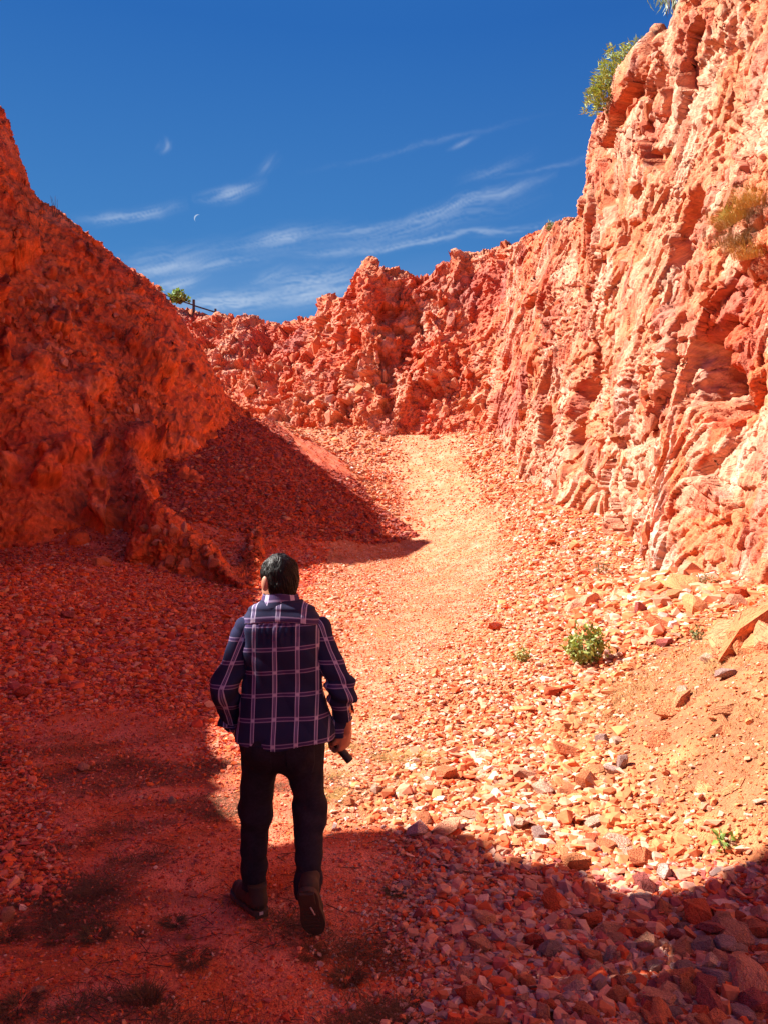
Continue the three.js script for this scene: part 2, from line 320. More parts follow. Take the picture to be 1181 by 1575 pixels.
// hollows and bosses that the photograph shows: centre, radius, stretch upwards, depth
const marks = [];
const markSpots = [], mark = (...a) => markSpots.push(a);                 // pixel of the photograph, rough distance, half width, half height, depth
const markRelief = p => { let s = 0; for (const [c, rx, ry, d] of marks) { const dx = (p.x - c.x) / rx, dy = (p.y - c.y) / ry, dz = (p.z - c.z) / (rx * 1.6), q = dx * dx + dy * dy + dz * dz; if (q < 4) { const w = noise(p.x * 1.7, p.y * 1.7, p.z * 1.7, 91) * .5; s += d * sstep(1.35, .45, Math.sqrt(q) + w); } } return s; };
mark(850, 590, 27.2, .38, 1.0, -2.4); mark(846, 655, 26.8, .3, .9, -2.2); mark(906, 570, 23, .3, 1.1, -2.2); mark(895, 610, 22.6, .4, .6, -1.8); mark(893, 668, 22.2, .25, .4, -1.4);
mark(1060, 560, 13.5, .3, .45, -1.1); mark(1090, 610, 12.8, .25, .5, -1.1); mark(1045, 330, 15.8, .35, .5, -1.2); mark(1030, 380, 15.5, .3, .35, -.6); mark(1070, 720, 12, .18, .28, -.4);
mark(935, 370, 24.3, .3, .4, -.6); mark(960, 325, 22.2, .25, .6, -.5);
mark(172, 812, 21, .42, .8, -1.2); mark(120, 845, 20, .25, .5, -.6); mark(232, 850, 20.9, .22, .4, -.5); mark(20, 380, 24.3, .6, .9, -.9); mark(150, 590, 24.5, .4, .8, -.6); mark(205, 525, 26.5, .35, .5, -.6);
mark(110, 690, 22, .35, .5, -.5); mark(215, 680, 23.4, .4, .9, -.7); mark(60, 560, 22.8, .3, .6, -.5); mark(250, 560, 28.2, .5, 1.0, -.8); mark(15, 730, 20, .3, .5, -.6);
mark(655, 560, 39.8, 1.5, 1.7, .6); mark(566, 440, 43, .9, 1.5, .3); mark(600, 540, 40, 2.2, 2.2, -.7);
// --- back and right-hand cliff
const fc = (fx, fy, fD, cx, cy, cD, bulge = 0) => {
  const f = at(fx, fy, fD), c = at(cx, cy, cD); return wc(f, c, bulge);
};
function wc(f, c, bulge = 0, ctr = V(0, 0, -18)) {
  const out = V(c.x - ctr.x, 0, c.z - ctr.z).normalize(), m1 = f.clone().lerp(c, .36).addScaledVector(out, -bulge), m2 = f.clone().lerp(c, .7).addScaledVector(out, -bulge * .6);
  const b = f.clone().addScaledVector(m1.clone().sub(f), -.3); b.y -= .6;
  return [b, f, m1, m2, c, c.clone().addScaledVector(out, 3).add(V(0, .1, 0)), c.clone().addScaledVector(out, 14).add(V(0, -1.5, 0))];
}
const BR = [
  fc(200, 640, 50, 170, 442, 64), fc(300, 640, 47, 262, 476, 60), fc(360, 640, 45, 330, 493, 57), fc(420, 640, 43.5, 400, 500, 54), fc(455, 645, 42.5, 440, 498, 51.5), fc(490, 660, 41.5, 485, 478, 48.5), fc(525, 675, 40.5, 520, 460, 46),
  fc(560, 688, 39.8, 545, 425, 44.5, .3), fc(585, 688, 39.5, 566, 403, 44, .5), fc(610, 684, 39, 600, 417, 44, .2), fc(640, 674, 38.8, 645, 414, 43.5), fc(680, 664, 38, 690, 418, 43), fc(720, 664, 37, 735, 392, 42), fc(765, 676, 34.5, 775, 378, 40, .2),
  fc(795, 722, 30, 825, 352, 36.5, .5), fc(815, 752, 27, 850, 345, 33, .5), fc(860, 774, 24, 882, 338, 30, .3), fc(905, 804, 20.5, 907, 288, 26), fc(935, 835, 18, 925, 200, 22.5, .2), fc(965, 872, 15.5, 955, 135, 20, .4),
  fc(1005, 908, 13.3, 990, 72, 17.8, .2), fc(1060, 912, 12, 1025, 10, 16), fc(1120, 912, 11, 1080, -100, 14.5), fc(1181, 930, 10, 1150, -260, 13), fc(1290, 960, 8.8, 1300, -560, 11),
  wc(V(5.4, .6, -6.5), V(6.6, 12, -8)), wc(V(5.8, .2, -3), V(7.2, 12, -3.5)), wc(V(6.2, -.2, 2), V(7.6, 11.5, 2), 0, V(0, 0, 0)), wc(V(6.5, -.4, 10), V(8, 11, 10), 0, V(0, 0, 5)),
];
const rot = (p, a) => { const c = Math.cos(a), s = Math.sin(a), h = p.x * .55 - p.z * .83; return [p.x, p.y * c - h * s, h * c + p.y * s, p.z]; };
const fleck = (p, s) => 1 - .42 * sstep(.25, .6, noise(p.x * 6.5, p.y * 5, p.z * 6.5, s)) + .22 * noise(p.x * 15, p.y * 12, p.z * 15, s + 1);
function reliefRight(p, n, u, v) {
  const near = sstep(13, 18, u), y = p.y;
  const g = p.x * .5 + p.z * .86;                                           // along the cliff
  const ca = .86, sa = .5, lean = lerp(.15, .55, near), a = g - lean * y, b = y + lean * g * .6;
  let d = .7 * fbm(p.x * .16, p.y * .13, p.z * .16, 3, 101) + .22 * fbm(p.x * .6, p.y * .45, p.z * .6, 2, 105);
  const tilt = lean * .35 + .75 * fbm(p.x * .25, y * .25, p.z * .25, 2, 109), ga = g - tilt * y, gb = y + tilt * g * .6, w1 = fbm(p.x * .7, y * .7, p.z * .7, 2, 107) * .7, calm = sstep(-.25, .25, fbm(p.x * .3, y * .25, p.z * .3, 2, 110));
  let B = blocks(ga / 1.7 + w1, gb * .72 / 1.7 + w1 * .9, (p.x + w1) / 2.2, 111); d += lerp(.3, .12, calm) * B.face - .12 * sstep(.07, 0, B.edge) * (1 - calm);
  B = blocks(ga / .7 + w1, gb * .9 / .7 + w1, p.x / .8, 112); d += lerp(.13, .05, calm) * B.face - .06 * sstep(.08, 0, B.edge);
  if (u < 13.5) {                                                          // the back wall is lumpier, more broken
    const l = sstep(13.5, 11, u); B = blocks((p.x + .3 * y) / 1.15 + .5 * w1, (y - .3 * p.x) * .55 / 1.15, p.z / 1.3, 121); d += l * .62 * (B.face - .36 * (B.h1 * 2 - 1)); d += l * .5 * noise(p.x * .9, p.y * .25, p.z * .9, 123);
  }
  return d + markRelief(p);
}
function fineRight(p, u, v) {
  const near = sstep(13, 18, u), g = p.x * .5 + p.z * .86, tl = .2 + .8 * fbm(p.x * .3, p.y * .3, p.z * .3, 2, 128), a = g - tl * near * p.y, b = p.y + tl * near * g, rough = sstep(-.35, .3, fbm(p.x * .4, p.y * .3, p.z * .4, 2, 127));
  let B, d = 0;
  if (u < 14) { B = blocks(p.x / .42, p.y / .5, p.z / .5, 122); d += sstep(14, 11, u) * .13 * (B.face - .3 * (B.h1 * 2 - 1)); }
  B = blocks(a / .27, b * .85 / .27, (p.x * .86 - p.z * .5) / .27, 113); d += lerp(.03, .075, rough) * B.face - .03 * sstep(.1, 0, B.edge);
  B = blocks(p.z / .11, p.y * .8 / .11, p.x / .11, 114); d += lerp(.02, .036, rough) * B.face * sstep(-19, -13, p.z);
  return d * (v > 4 ? .5 : 1);
}
function colorRight(p, n, u, v) {
  const near = sstep(13, 18, u), f = fbm(p.x * .33, p.y * .22, p.z * .33, 3, 131), g = fbm(p.x * 1.3, p.y * .8, p.z * 1.3, 3, 133), st = fbm(p.z * 2.2 + p.x, p.y * .35, 3, 3, 135), h = noise(p.x * 7, p.y * 5, p.z * 7, 137);
  let c = mixc(PAL.orange, PAL.red, clamp(.45 - .9 * f + lerp(.25, -.12, near)));
  c = mixc(c, PAL.pale, .34 * near * sstep(-.1, .35, fbm(p.x * .5, p.y * .35, p.z * .5, 3, 145))); c = mixc(c, PAL.ochre, clamp(.9 * g + .5 * st + lerp(-.15, .2, near)) * .75);
  c = mixc(c, PAL.pink, clamp(.0 + 1.1 * fbm(p.x * .8, p.y * .6, p.z * .8, 3, 139) + .25 * near + .12) * .85);
  const W1 = blocks((p.x * .5 + p.z * .86 - lerp(.15, .55, near) * p.y) / .62, p.y * .62 / .62, p.x / .62, 141), t = W1.h1, t2 = W1.h2;
  c = mixc(c, t > .74 ? PAL.pale : t > .5 ? PAL.pink : t < .12 ? PAL.rust : t < .2 ? PAL.plum : PAL.orange, .4 + .35 * Math.abs(t2 - .5));
  const low = sstep(5.5, 1.5, p.y - .8) * near; c = mixc(c, PAL.white, clamp(1.6 * st + .5 * g - .15) * lerp(.16, .8, low));   // white streaks, most at the foot
  const purple = sstep(.05, .4, fbm(p.x * .35 + 3, p.y * .4, p.z * .35, 2, 143)) * sstep(16, 13, u); c = mixc(c, PAL.plum, .75 * purple); c = mixc(c, PAL.red, .5 * sstep(14, 12, u) * sstep(-.1, .3, fbm(p.x * .5, p.y * .4, p.z * .5, 2, 147)));
  if (v > 4.02) c = mixc(c, PAL.ochre, .4);
  const k = (1 + .1 * h) * lerp(1, fleck(p, 151), .6); return [c[0] * k, c[1] * k, c[2] * k];
}
// --- left-hand wall and headland
function wl(f, c, m1, m2, out = V(-1, 0, -.15)) {
  m1 ??= f.clone().lerp(c, .34); m2 ??= f.clone().lerp(c, .68);
  const b = f.clone().addScaledVector(m1.clone().sub(f), -.35); b.y -= .6;
  return [b, f, m1, m2, c, c.clone().addScaledVector(out, 3.5).add(V(0, -.3, 0)), c.clone().addScaledVector(out, 15).add(V(0, -1.5, 0))];
}
const cl = (f, m1, m2, c, out) => wl(at(...f), at(...c), at(...m1), at(...m2), out);
const LL = [
  wl(V(-5, -.4, 12), V(-6.5, 10, 12)), wl(V(-4.9, -.4, 3), V(-6.5, 10, 3)), wl(V(-4.8, -.3, -2), V(-6.4, 9.6, -2)), wl(V(-4.8, -.2, -4.2), V(-6.5, 9.4, -4.58)), wl(V(-4.85, -.2, -4.6), V(-6.5, 7.0, -4.66)), wl(V(-4.9, -.1, -4.95), V(-6.5, 7.0, -5.1)),  // rim out of view, shaped to cast the floor shadows; notch lights the man
  wl(V(-4.9, -.1, -5.1), V(-6.5, 8.4, -5.21)), wl(V(-4.95, -.1, -5.4), V(-6.6, 8.3, -5.5)), wl(V(-5.0, -.1, -5.8), V(-6.8, 6.1, -5.75)), wl(V(-5.4, .1, -9), V(-7, 5.9, -9)), wl(V(-6.7, .3, -12.2), V(-8, 7.0, -12.6)), wl(V(-8.5, .4, -16), V(-10, 8.2, -17)), wl(V(-9.6, .5, -18.3), V(-12.4, 11, -22.2)),
  cl([-10, 895, 19.4], [-10, 660, 21.8], [-8, 430, 24.8], [-6, 172, 28.3]), cl([45, 895, 19.5], [50, 670, 22], [48, 470, 25.2], [45, 292, 28.2]), cl([105, 895, 19.7], [105, 680, 22.5], [103, 490, 25.8], [102, 333, 28.3]), cl([180, 892, 20], [182, 720, 23], [184, 560, 26.3], [185, 405, 28.9]),
  cl([250, 893, 18.6], [236, 770, 19.8], [246, 755, 23.6], [252, 459, 30]), cl([318, 893, 18.2], [305, 824, 19.1], [300, 812, 23.2], [310, 540, 31.2]), cl([402, 893, 17.8], [384, 880, 18.5], [362, 800, 27], [345, 600, 32.6]), cl([400, 800, 32], [400, 720, 33], [400, 680, 33.8], [398, 652, 34.3]),
  wl(V(-5.5, 3, -38), V(-6.6, 6.6, -38)), wl(V(-8, 3, -44), V(-9, 8, -44)),
];
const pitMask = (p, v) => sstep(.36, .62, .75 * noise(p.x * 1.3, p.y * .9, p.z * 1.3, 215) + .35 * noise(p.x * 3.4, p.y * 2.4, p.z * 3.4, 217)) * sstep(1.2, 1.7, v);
function reliefLeft(p, n, u, v) {
  const w1 = fbm(p.x * .6, p.y * .6, p.z * .6, 2, 207) * .5, smooth = sstep(-.1, .3, fbm(p.x * .3, p.y * .3, p.z * .3, 2, 209)), a = p.x * .7 + p.z * .7 + .35 * p.y;
  let d = .34 * fbm(p.x * .2, p.y * .2, p.z * .2, 3, 201) + .14 * fbm(p.x * .8, p.y * .5, p.z * .8, 2, 205);
  let B = blocks(a / 1.4 + w1, p.y * .6 / 1.4, p.z / 1.6 + w1, 211); d += .1 * B.face - .06 * sstep(.1, 0, B.edge);
  B = blocks(a / .55 + w1, p.y * .7 / .55, p.z / .6, 212); d += lerp(.11, .04, smooth) * B.face;
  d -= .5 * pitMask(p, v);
  d *= 1 - .72 * sstep(15.4, 16.6, u) * sstep(3.2, 2.4, v) ;
  d *= lerp(1, .45, sstep(3.1, 3.9, v)) * (u < 8.6 ? .35 : 1);
  return d + markRelief(p);
}
function fineLeft(p, u, v) {
  const smooth = sstep(-.1, .3, fbm(p.x * .3, p.y * .3, p.z * .3, 2, 209)); let B = blocks((p.x * .7 + p.z * .7 + .35 * p.y) / .26, p.y * .7 / .26, (p.x * .7 - p.z * .7) / .26, 213), d = lerp(.1, .04, smooth) * B.face - .03 * sstep(.1, 0, B.edge);
  B = blocks(p.x / .12, p.y / .13, p.z / .12, 214); d += lerp(.04, .022, smooth) * B.face; return d;
}
function colorLeft(p, n, u, v) {
  const f = fbm(p.x * .35, p.y * .35, p.z * .35, 3, 231), g = fbm(p.x * 1.5, p.y * 1.1, p.z * 1.5, 3, 233), h = noise(p.x * 8, p.y * 6, p.z * 8, 237), B = blocks((p.x * .7 + p.z * .7 + .35 * p.y) / .55, p.y * .7 / .55, p.z / .6, 241);
  let c = mixc(PAL.brick, PAL.red, clamp(.42 - f)); c = mixc(c, PAL.orange, clamp(.25 + g) * .6);
  c = mixc(c, B.h1 > .86 ? PAL.pink : B.h1 < .3 ? PAL.rust : PAL.brick, .45 * B.h2); c = mixc(c, PAL.rust, .45 * sstep(.2, .5, fbm(p.x * .9, p.y * .7, p.z * .9, 2, 243))); c = mixc(c, [.2, .026, .014], .75 * pitMask(p, v));  // pits also painted darker, standing in for the shade inside them
  const k = (1.1 + .12 * h) * fleck(p, 251); return [c[0] * k, c[1] * k, c[2] * k];
}
function sheetHit(C, px, py, u0 = 0, u1 = C.length - 1) {
  let best = 1e9, bp = null; const p = V(0, 0, 0);
  for (let u = u0; u <= u1; u += .04) for (let v = 1; v <= 4.05; v += .04) { sheetPoint(C, u, v, p); const q = toPix(p); if (!q) continue; const d = Math.hypot(q[0] - px, q[1] - py) + q[2] * .3; if (d < best) { best = d; bp = p.clone(); } }
  return bp;
}
for (const [px, py, , rx, ry, d] of markSpots) marks.push([px < 400 ? sheetHit(LL, px, py, 12.6, 20) : sheetHit(BR, px, py, 0, 25), rx, ry, d]);
const cliffMat = new THREE.MeshStandardMaterial({ vertexColors: true, roughness: .94, map: rep(rockColor, .7), bumpMap: rep(rockBump, 1.1), bumpScale: .03 });
const slice = (arr, a, b) => arr.filter(x => x >= a - 1e-6 && x <= b + 1e-6);
const cliffs = {};
{
  const us = [...samples(BR, true, 1.9, .004).filter(u => u < 13), ...samples(BR, true, 1.9, .0013).filter(u => u >= 13)], vsR = samples(BR.slice(14), false, 3.2, .0045), vsB = samples(BR.slice(0, 16), false, 1.9, .006), mid = V(0, 4, -18);
  const one = (name, a, b, label) => { const g = makeSheet(BR, slice(us, a, b), b < 20 ? vsB : vsR, mid, reliefRight, fineRight, colorRight); if (b < 20) g.deleteAttribute('normal'); const o = new THREE.Group(); part(g, cliffMat, 'rock_face', o); cliffs[name] = o; o.userData.geo = g; tag(add(o, 'rock_cliff'), label, 'cliff', null, 'structure'); };
  one('back', 0, 14.12, 'lumpy broken red cliff closing the far end of the pit');
  one('right', 14, BR.length - 1, 'tall sunlit orange and pink cliff along the right side');
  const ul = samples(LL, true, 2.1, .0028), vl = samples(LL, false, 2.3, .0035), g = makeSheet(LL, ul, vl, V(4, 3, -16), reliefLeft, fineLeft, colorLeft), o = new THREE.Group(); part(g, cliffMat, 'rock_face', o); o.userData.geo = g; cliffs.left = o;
  tag(add(o, 'rock_cliff'), 'steep dark red headland in shade on the left', 'cliff', null, 'structure');
  for (const k in cliffs) delete cliffs[k].userData.geo;
}

// ------------------------------------------------------------------ angular stones
function boxUV(g) {
  const p = g.attributes.position, n = g.attributes.normal, uv = new Float32Array(p.count * 2);
  for (let i = 0; i < p.count; i++) { const ax = Math.abs(n.getX(i)), ay = Math.abs(n.getY(i)), az = Math.abs(n.getZ(i)); uv[i * 2] = (ax > ay && ax > az ? p.getZ(i) : p.getX(i)) * .5; uv[i * 2 + 1] = (ay > ax && ay > az ? p.getZ(i) : p.getY(i)) * .5; }
  g.setAttribute('uv', new THREE.BufferAttribute(uv, 2)); return g;
}
function stoneGeo(seed, n, flat = 1, cube = .4) {                          // a broken stone about 1 across
  const r = rng(seed), pts = [];
  for (let i = 0; i < n; i++) {
    const v = V(r() * 2 - 1, r() * 2 - 1, r() * 2 - 1); if (v.length() < .2) { i--; continue; }
    const s = v.clone().normalize(), m = Math.max(Math.abs(v.x), Math.abs(v.y), Math.abs(v.z)), q = v.clone().divideScalar(m).multiplyScalar(.8);
    s.lerp(q, cube).multiplyScalar(.5 * (.78 + .3 * r())); s.y *= flat; pts.push(s);
  }
  return boxUV(new ConvexGeometry(pts));
}
const STONES = []; for (let i = 0; i < 14; i++) STONES.push(stoneGeo(900 + i, 9 + (i % 4) * 2, .62 + .1 * (i % 4), .2 + .15 * (i % 3)));
const BIGS = []; for (let i = 0; i < 10; i++) BIGS.push(stoneGeo(700 + i, 16 + (i % 3) * 4, .7 + .08 * (i % 4), .35));
const stoneMats = {}, stoneMap = rep(rockColor, 1.3), stoneBump = rep(rockBump, 1.6);
function stoneMat(c) { const k = c.map(x => Math.round(x * 24) / 24).join(); return stoneMats[k] ??= new THREE.MeshStandardMaterial({ color: new THREE.Color().setRGB(...c), roughness: .93, map: stoneMap, bumpMap: stoneBump, bumpScale: .025 }); }
const PALETTES = [                                                        // by kind of ground
  [['red', 5], ['brick', 3], ['clay', 3], ['plum', 3], ['pink', 1.3], ['rust', 3], ['pale', .4]],
  [['orange', 4], ['ochre', 4], ['pink', 4], ['pale', 2.5], ['white', .7], ['red', 1.6]],
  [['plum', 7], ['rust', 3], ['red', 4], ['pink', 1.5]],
  [['pink', 4], ['plum', 2], ['red', 2.2], ['grey', 2.4], ['pale', 1.6], ['orange', 2.4]],
  [['ochre', 5], ['orange', 3], ['pale', 1.5], ['pink', 1]],
].map(l => { const t = l.reduce((a, b) => a + b[1], 0); let s = 0; return l.map(([k, w]) => [PAL[k], s += w / t]); });
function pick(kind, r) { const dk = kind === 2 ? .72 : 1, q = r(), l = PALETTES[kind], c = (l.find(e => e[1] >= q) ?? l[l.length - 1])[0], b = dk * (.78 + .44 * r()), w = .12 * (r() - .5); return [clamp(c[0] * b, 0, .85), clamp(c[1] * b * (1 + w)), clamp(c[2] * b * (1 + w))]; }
// the stones that stand out in the photograph: pixel, width in pixels, tint, label, [flatness, turn, sink]
const heroes = [
  [1042, 890, 74, PAL.ochre, 'large pale flat-topped boulder below the foot of the right cliff', .55],
  [1074, 1402, 60, PAL.red, 'large red stone, biggest in the shaded rubble at right', .8],
  [1166, 1432, 54, [.55, .14, .06], 'orange stone at right edge beside the large red stone', .75],
  [1163, 1543, 58, PAL.plum, 'dark pinkish block in the bottom right corner', .75],
  [1022, 1344, 26, PAL.white, 'upright whitish stone on the shadow edge at right', 1.3],
  [957, 1176, 24, PAL.grey, 'grey upright stone on the earth bank', 1.3], [940, 1184, 24, PAL.white, 'white stone beside the grey upright stone on the bank', .9], [925, 1137, 22, PAL.grey, 'round grey-white stone left of the earth bank', .95],
  [948, 1136, 24, PAL.pale, 'pale flat stone next to the round grey-white stone', .6], [538, 1231, 26, [.6, .2, .07], 'lone orange stone on bare dirt right of the man', .6], [580, 1212, 22, PAL.pale, 'pale stone on the dirt beyond the lone orange stone', .8],
  [12, 1408, 24, PAL.pink, 'tall pinkish stone at the left edge of the foreground', 1.3], [688, 1190, 36, PAL.orange, 'orange block at the left side of the sunlit rubble', .8], [833, 1208, 42, PAL.pale, 'big pale slab in the middle of the sunlit rubble', .5],
  [805, 1186, 40, PAL.pink, 'pinkish slab just left of the big pale slab', .5], [828, 1282, 34, PAL.grey, 'grey stone at the notch in the shadow edge', .7], [800, 1262, 40, PAL.pale, 'pale wedge above the notch in the shadow edge', .55], [912, 1258, 42, PAL.pale, 'wide pale flat stone right of the shadow notch', .4],
  [884, 1322, 46, [.6, .2, .09], 'orange block lit on the shadow edge', .7], [985, 1312, 48, PAL.orange, 'long orange block along the shadow edge at right', .6], [718, 1248, 36, PAL.pink, 'flat pink stone above the shadow edge at left', .45], [652, 1257, 34, PAL.orange, 'orange stone above the left end of the rubble shadow', .7],
  [1117, 1032, 40, PAL.grey, 'grey flat rock lying on the earth bank at right', .5], [1088, 1010, 30, PAL.pale, 'pale stone behind the grey flat rock on the bank', .5], [1050, 1062, 26, PAL.pale, 'pale stone at the upper edge of the orange outcrop', .8], [1004, 1490, 30, PAL.grey, 'blue grey stone among the shaded rubble', .9],
  [910, 1412, 40, PAL.red, 'dark red stone in the middle of the shaded rubble', .7], [912, 1468, 44, [.58, .2, .1], 'wide orange stone low in the shaded rubble', .6], [820, 1446, 32, PAL.rust, 'reddish brown stone left in the shaded rubble', .8], [920, 1520, 30, PAL.grey, 'pale grey stone near the bottom of the shaded rubble', .9],
  [840, 1556, 36, PAL.pink, 'pink upright stone at the bottom edge', 1.1], [1085, 1515, 46, PAL.plum, 'dark block above the bottom right corner', .8], [810, 1512, 34, PAL.orange, 'orange stone left of the shaded rubble', .8], [1040, 1440, 34, PAL.plum, 'plum coloured stone below the large red stone', .7],
  [760, 962, 26, PAL.red, 'reddish stone on the sunlit slope beyond the man', .8], [850, 1062, 30, PAL.red, 'red stone below the leafy shrub', .6], [1020, 985, 30, PAL.plum, 'dark stone in the rubble right of the leafy shrub', .6], [985, 935, 24, PAL.plum, 'dark upright stone below the cliff foot', 1],
  [130, 1178, 22, PAL.pink, 'pink stone on the shaded dirt at left', .6], [265, 1230, 18, PAL.pale, 'small pale stone on shaded dirt left of the man', .8], [292, 1440, 14, [.6, .2, .08], 'small orange stone in the dirt near the grass tuft', .9], [60, 1520, 20, PAL.pink, 'pale chip beside the dark grass at bottom left', .6],
  [155, 862, 38, PAL.orange, 'orange slab at the foot of the shaded headland', .6], [35, 1065, 26, PAL.rust, 'dark stone in shaded rubble at the left edge', .8], [105, 945, 24, PAL.plum, 'plum block in the shaded rubble at left', .8],
];
function groundHit(px, py) {                                              // where a line of sight meets the ground
  const d = at(px, py, 1).sub(camera.position); let t = 1.2;
  for (; t < 60; t += .02 * t) { const p = camera.position.clone().addScaledVector(d, t); if (p.y < groundHeight(p.x, p.z)) break; }
  let a = t / 1.021, b = t; for (let i = 0; i < 18; i++) { const m = (a + b) / 2, p = camera.position.clone().addScaledVector(d, m); if (p.y < groundHeight(p.x, p.z)) b = m; else a = m; }
  return camera.position.clone().addScaledVector(d, b);
}
const heroSpots = [];
{
  const r = rng(5);
  heroes.forEach(([px, py, w, c, label, flat], i) => {
    const p = groundHit(px, py + w * .25), s = w * -p.z / 1190 * 1.08, m = new THREE.Mesh(BIGS[i % BIGS.length], stoneMat(c));
    m.scale.set(s, s * flat * 1.1, s * (.7 + .3 * r())); m.rotation.set((r() - .5) * .3, r() * 6.28, (r() - .5) * .35); m.position.set(p.x, groundHeight(p.x, p.z) + s * flat * .26, p.z);
    tag(add(shade(m), 'stone'), label, 'stone'); heroSpots.push([p.x, p.z, s * .45]);
  });
}
// outcrops: bedrock that sticks out of the bank of earth
{
  const ribs = [
    [[1055, 1090], [.22, .07, .2], [.1, .3, .45], PAL.orange, 'orange outcrop with a split top in the middle of the earth bank'], [[1135, 1105], [.07, .05, .36], [.5, -.55, .3], PAL.ochre, 'pale slanting rib of rock on the right of the bank'],
    [[1115, 1205], [.24, .05, .2], [.15, .2, .45], PAL.ochre, 'low ochre outcrop near the foot of the bank'], [[1176, 985], [.2, .22, .5], [.1, .2, .5], PAL.orange, 'orange outcrop at the right edge above the bank'], [[1030, 1150], [.14, .04, .16], [.2, .8, .4], PAL.orange, 'small orange outcrop lowest on the left of the bank'],
  ];
  ribs.forEach(([[px, py], sc, ro, c, label], i) => {
    const p = groundHit(px, py), r = rng(600 + i), gs = [], o = new THREE.Object3D();
    for (let k = 0; k < 9; k++) {
      const s = .55 + .8 * r(), g = stoneGeo(640 + i * 20 + k, 22, 1, .2), cc = mixc(mixc(c, k % 3 ? PAL.orange : PAL.pink, .35), PAL.ochre, r() * .6), col = new Float32Array(g.attributes.position.count * 3); for (let j = 0; j < col.length; j += 3) col.set(cc, j);
      o.position.set((r() - .5) * 1.1 * sc[0], (r() - .6) * .7 * sc[1], (r() - .5) * 1.2 * sc[2]); o.scale.set(s * sc[0] * 1.3, s * sc[1] * 1.5, s * sc[2] * 1.3); o.rotation.set(r() - .5, r() * 6, r() - .5); o.updateMatrix(); g.setAttribute('color', new THREE.BufferAttribute(col, 3)); gs.push(g.applyMatrix4(o.matrix));
    }
    const m = new THREE.Mesh(mergeGeometries(gs), cliffMat); m.rotation.set(...ro); m.position.set(p.x + .04, p.y - sc[1] * .25, p.z - .08); tag(add(shade(m), 'outcrop'), label, 'outcrop');
  });
}
// unseen block added over the notch in the left rim, to shade the lower right floor
{ const m = new THREE.Mesh(stoneGeo(52, 90, 1, .9), stoneMat(PAL.orange)); m.scale.set(1.35, 4.2, 2.5); m.rotation.z = -.5; m.position.set(-5.3, 9.0, -4.5); tag(add(shade(m), 'boulder'), 'unseen orange block added over the left rim notch to shade the floor', 'boulder'); }
{ const r = rng(88); for (let i = 0; i < 9; i++) { const m = part(BIGS[i % 10], stoneMat(PAL.orange), 'rock', cliffs.left), s = .35 + .5 * r(); m.position.set(-6.35 - .3 * r(), lerp(5.9, 8.3, i / 8) + .3 * (r() - .5), -5.62 + .42 * (i / 8) - .2 * r()); m.scale.set(s, s, s); m.rotation.set(r() * 3, r() * 3, r() * 3); } }  // unseen rocks added on the rim to make its shadow edge ragged
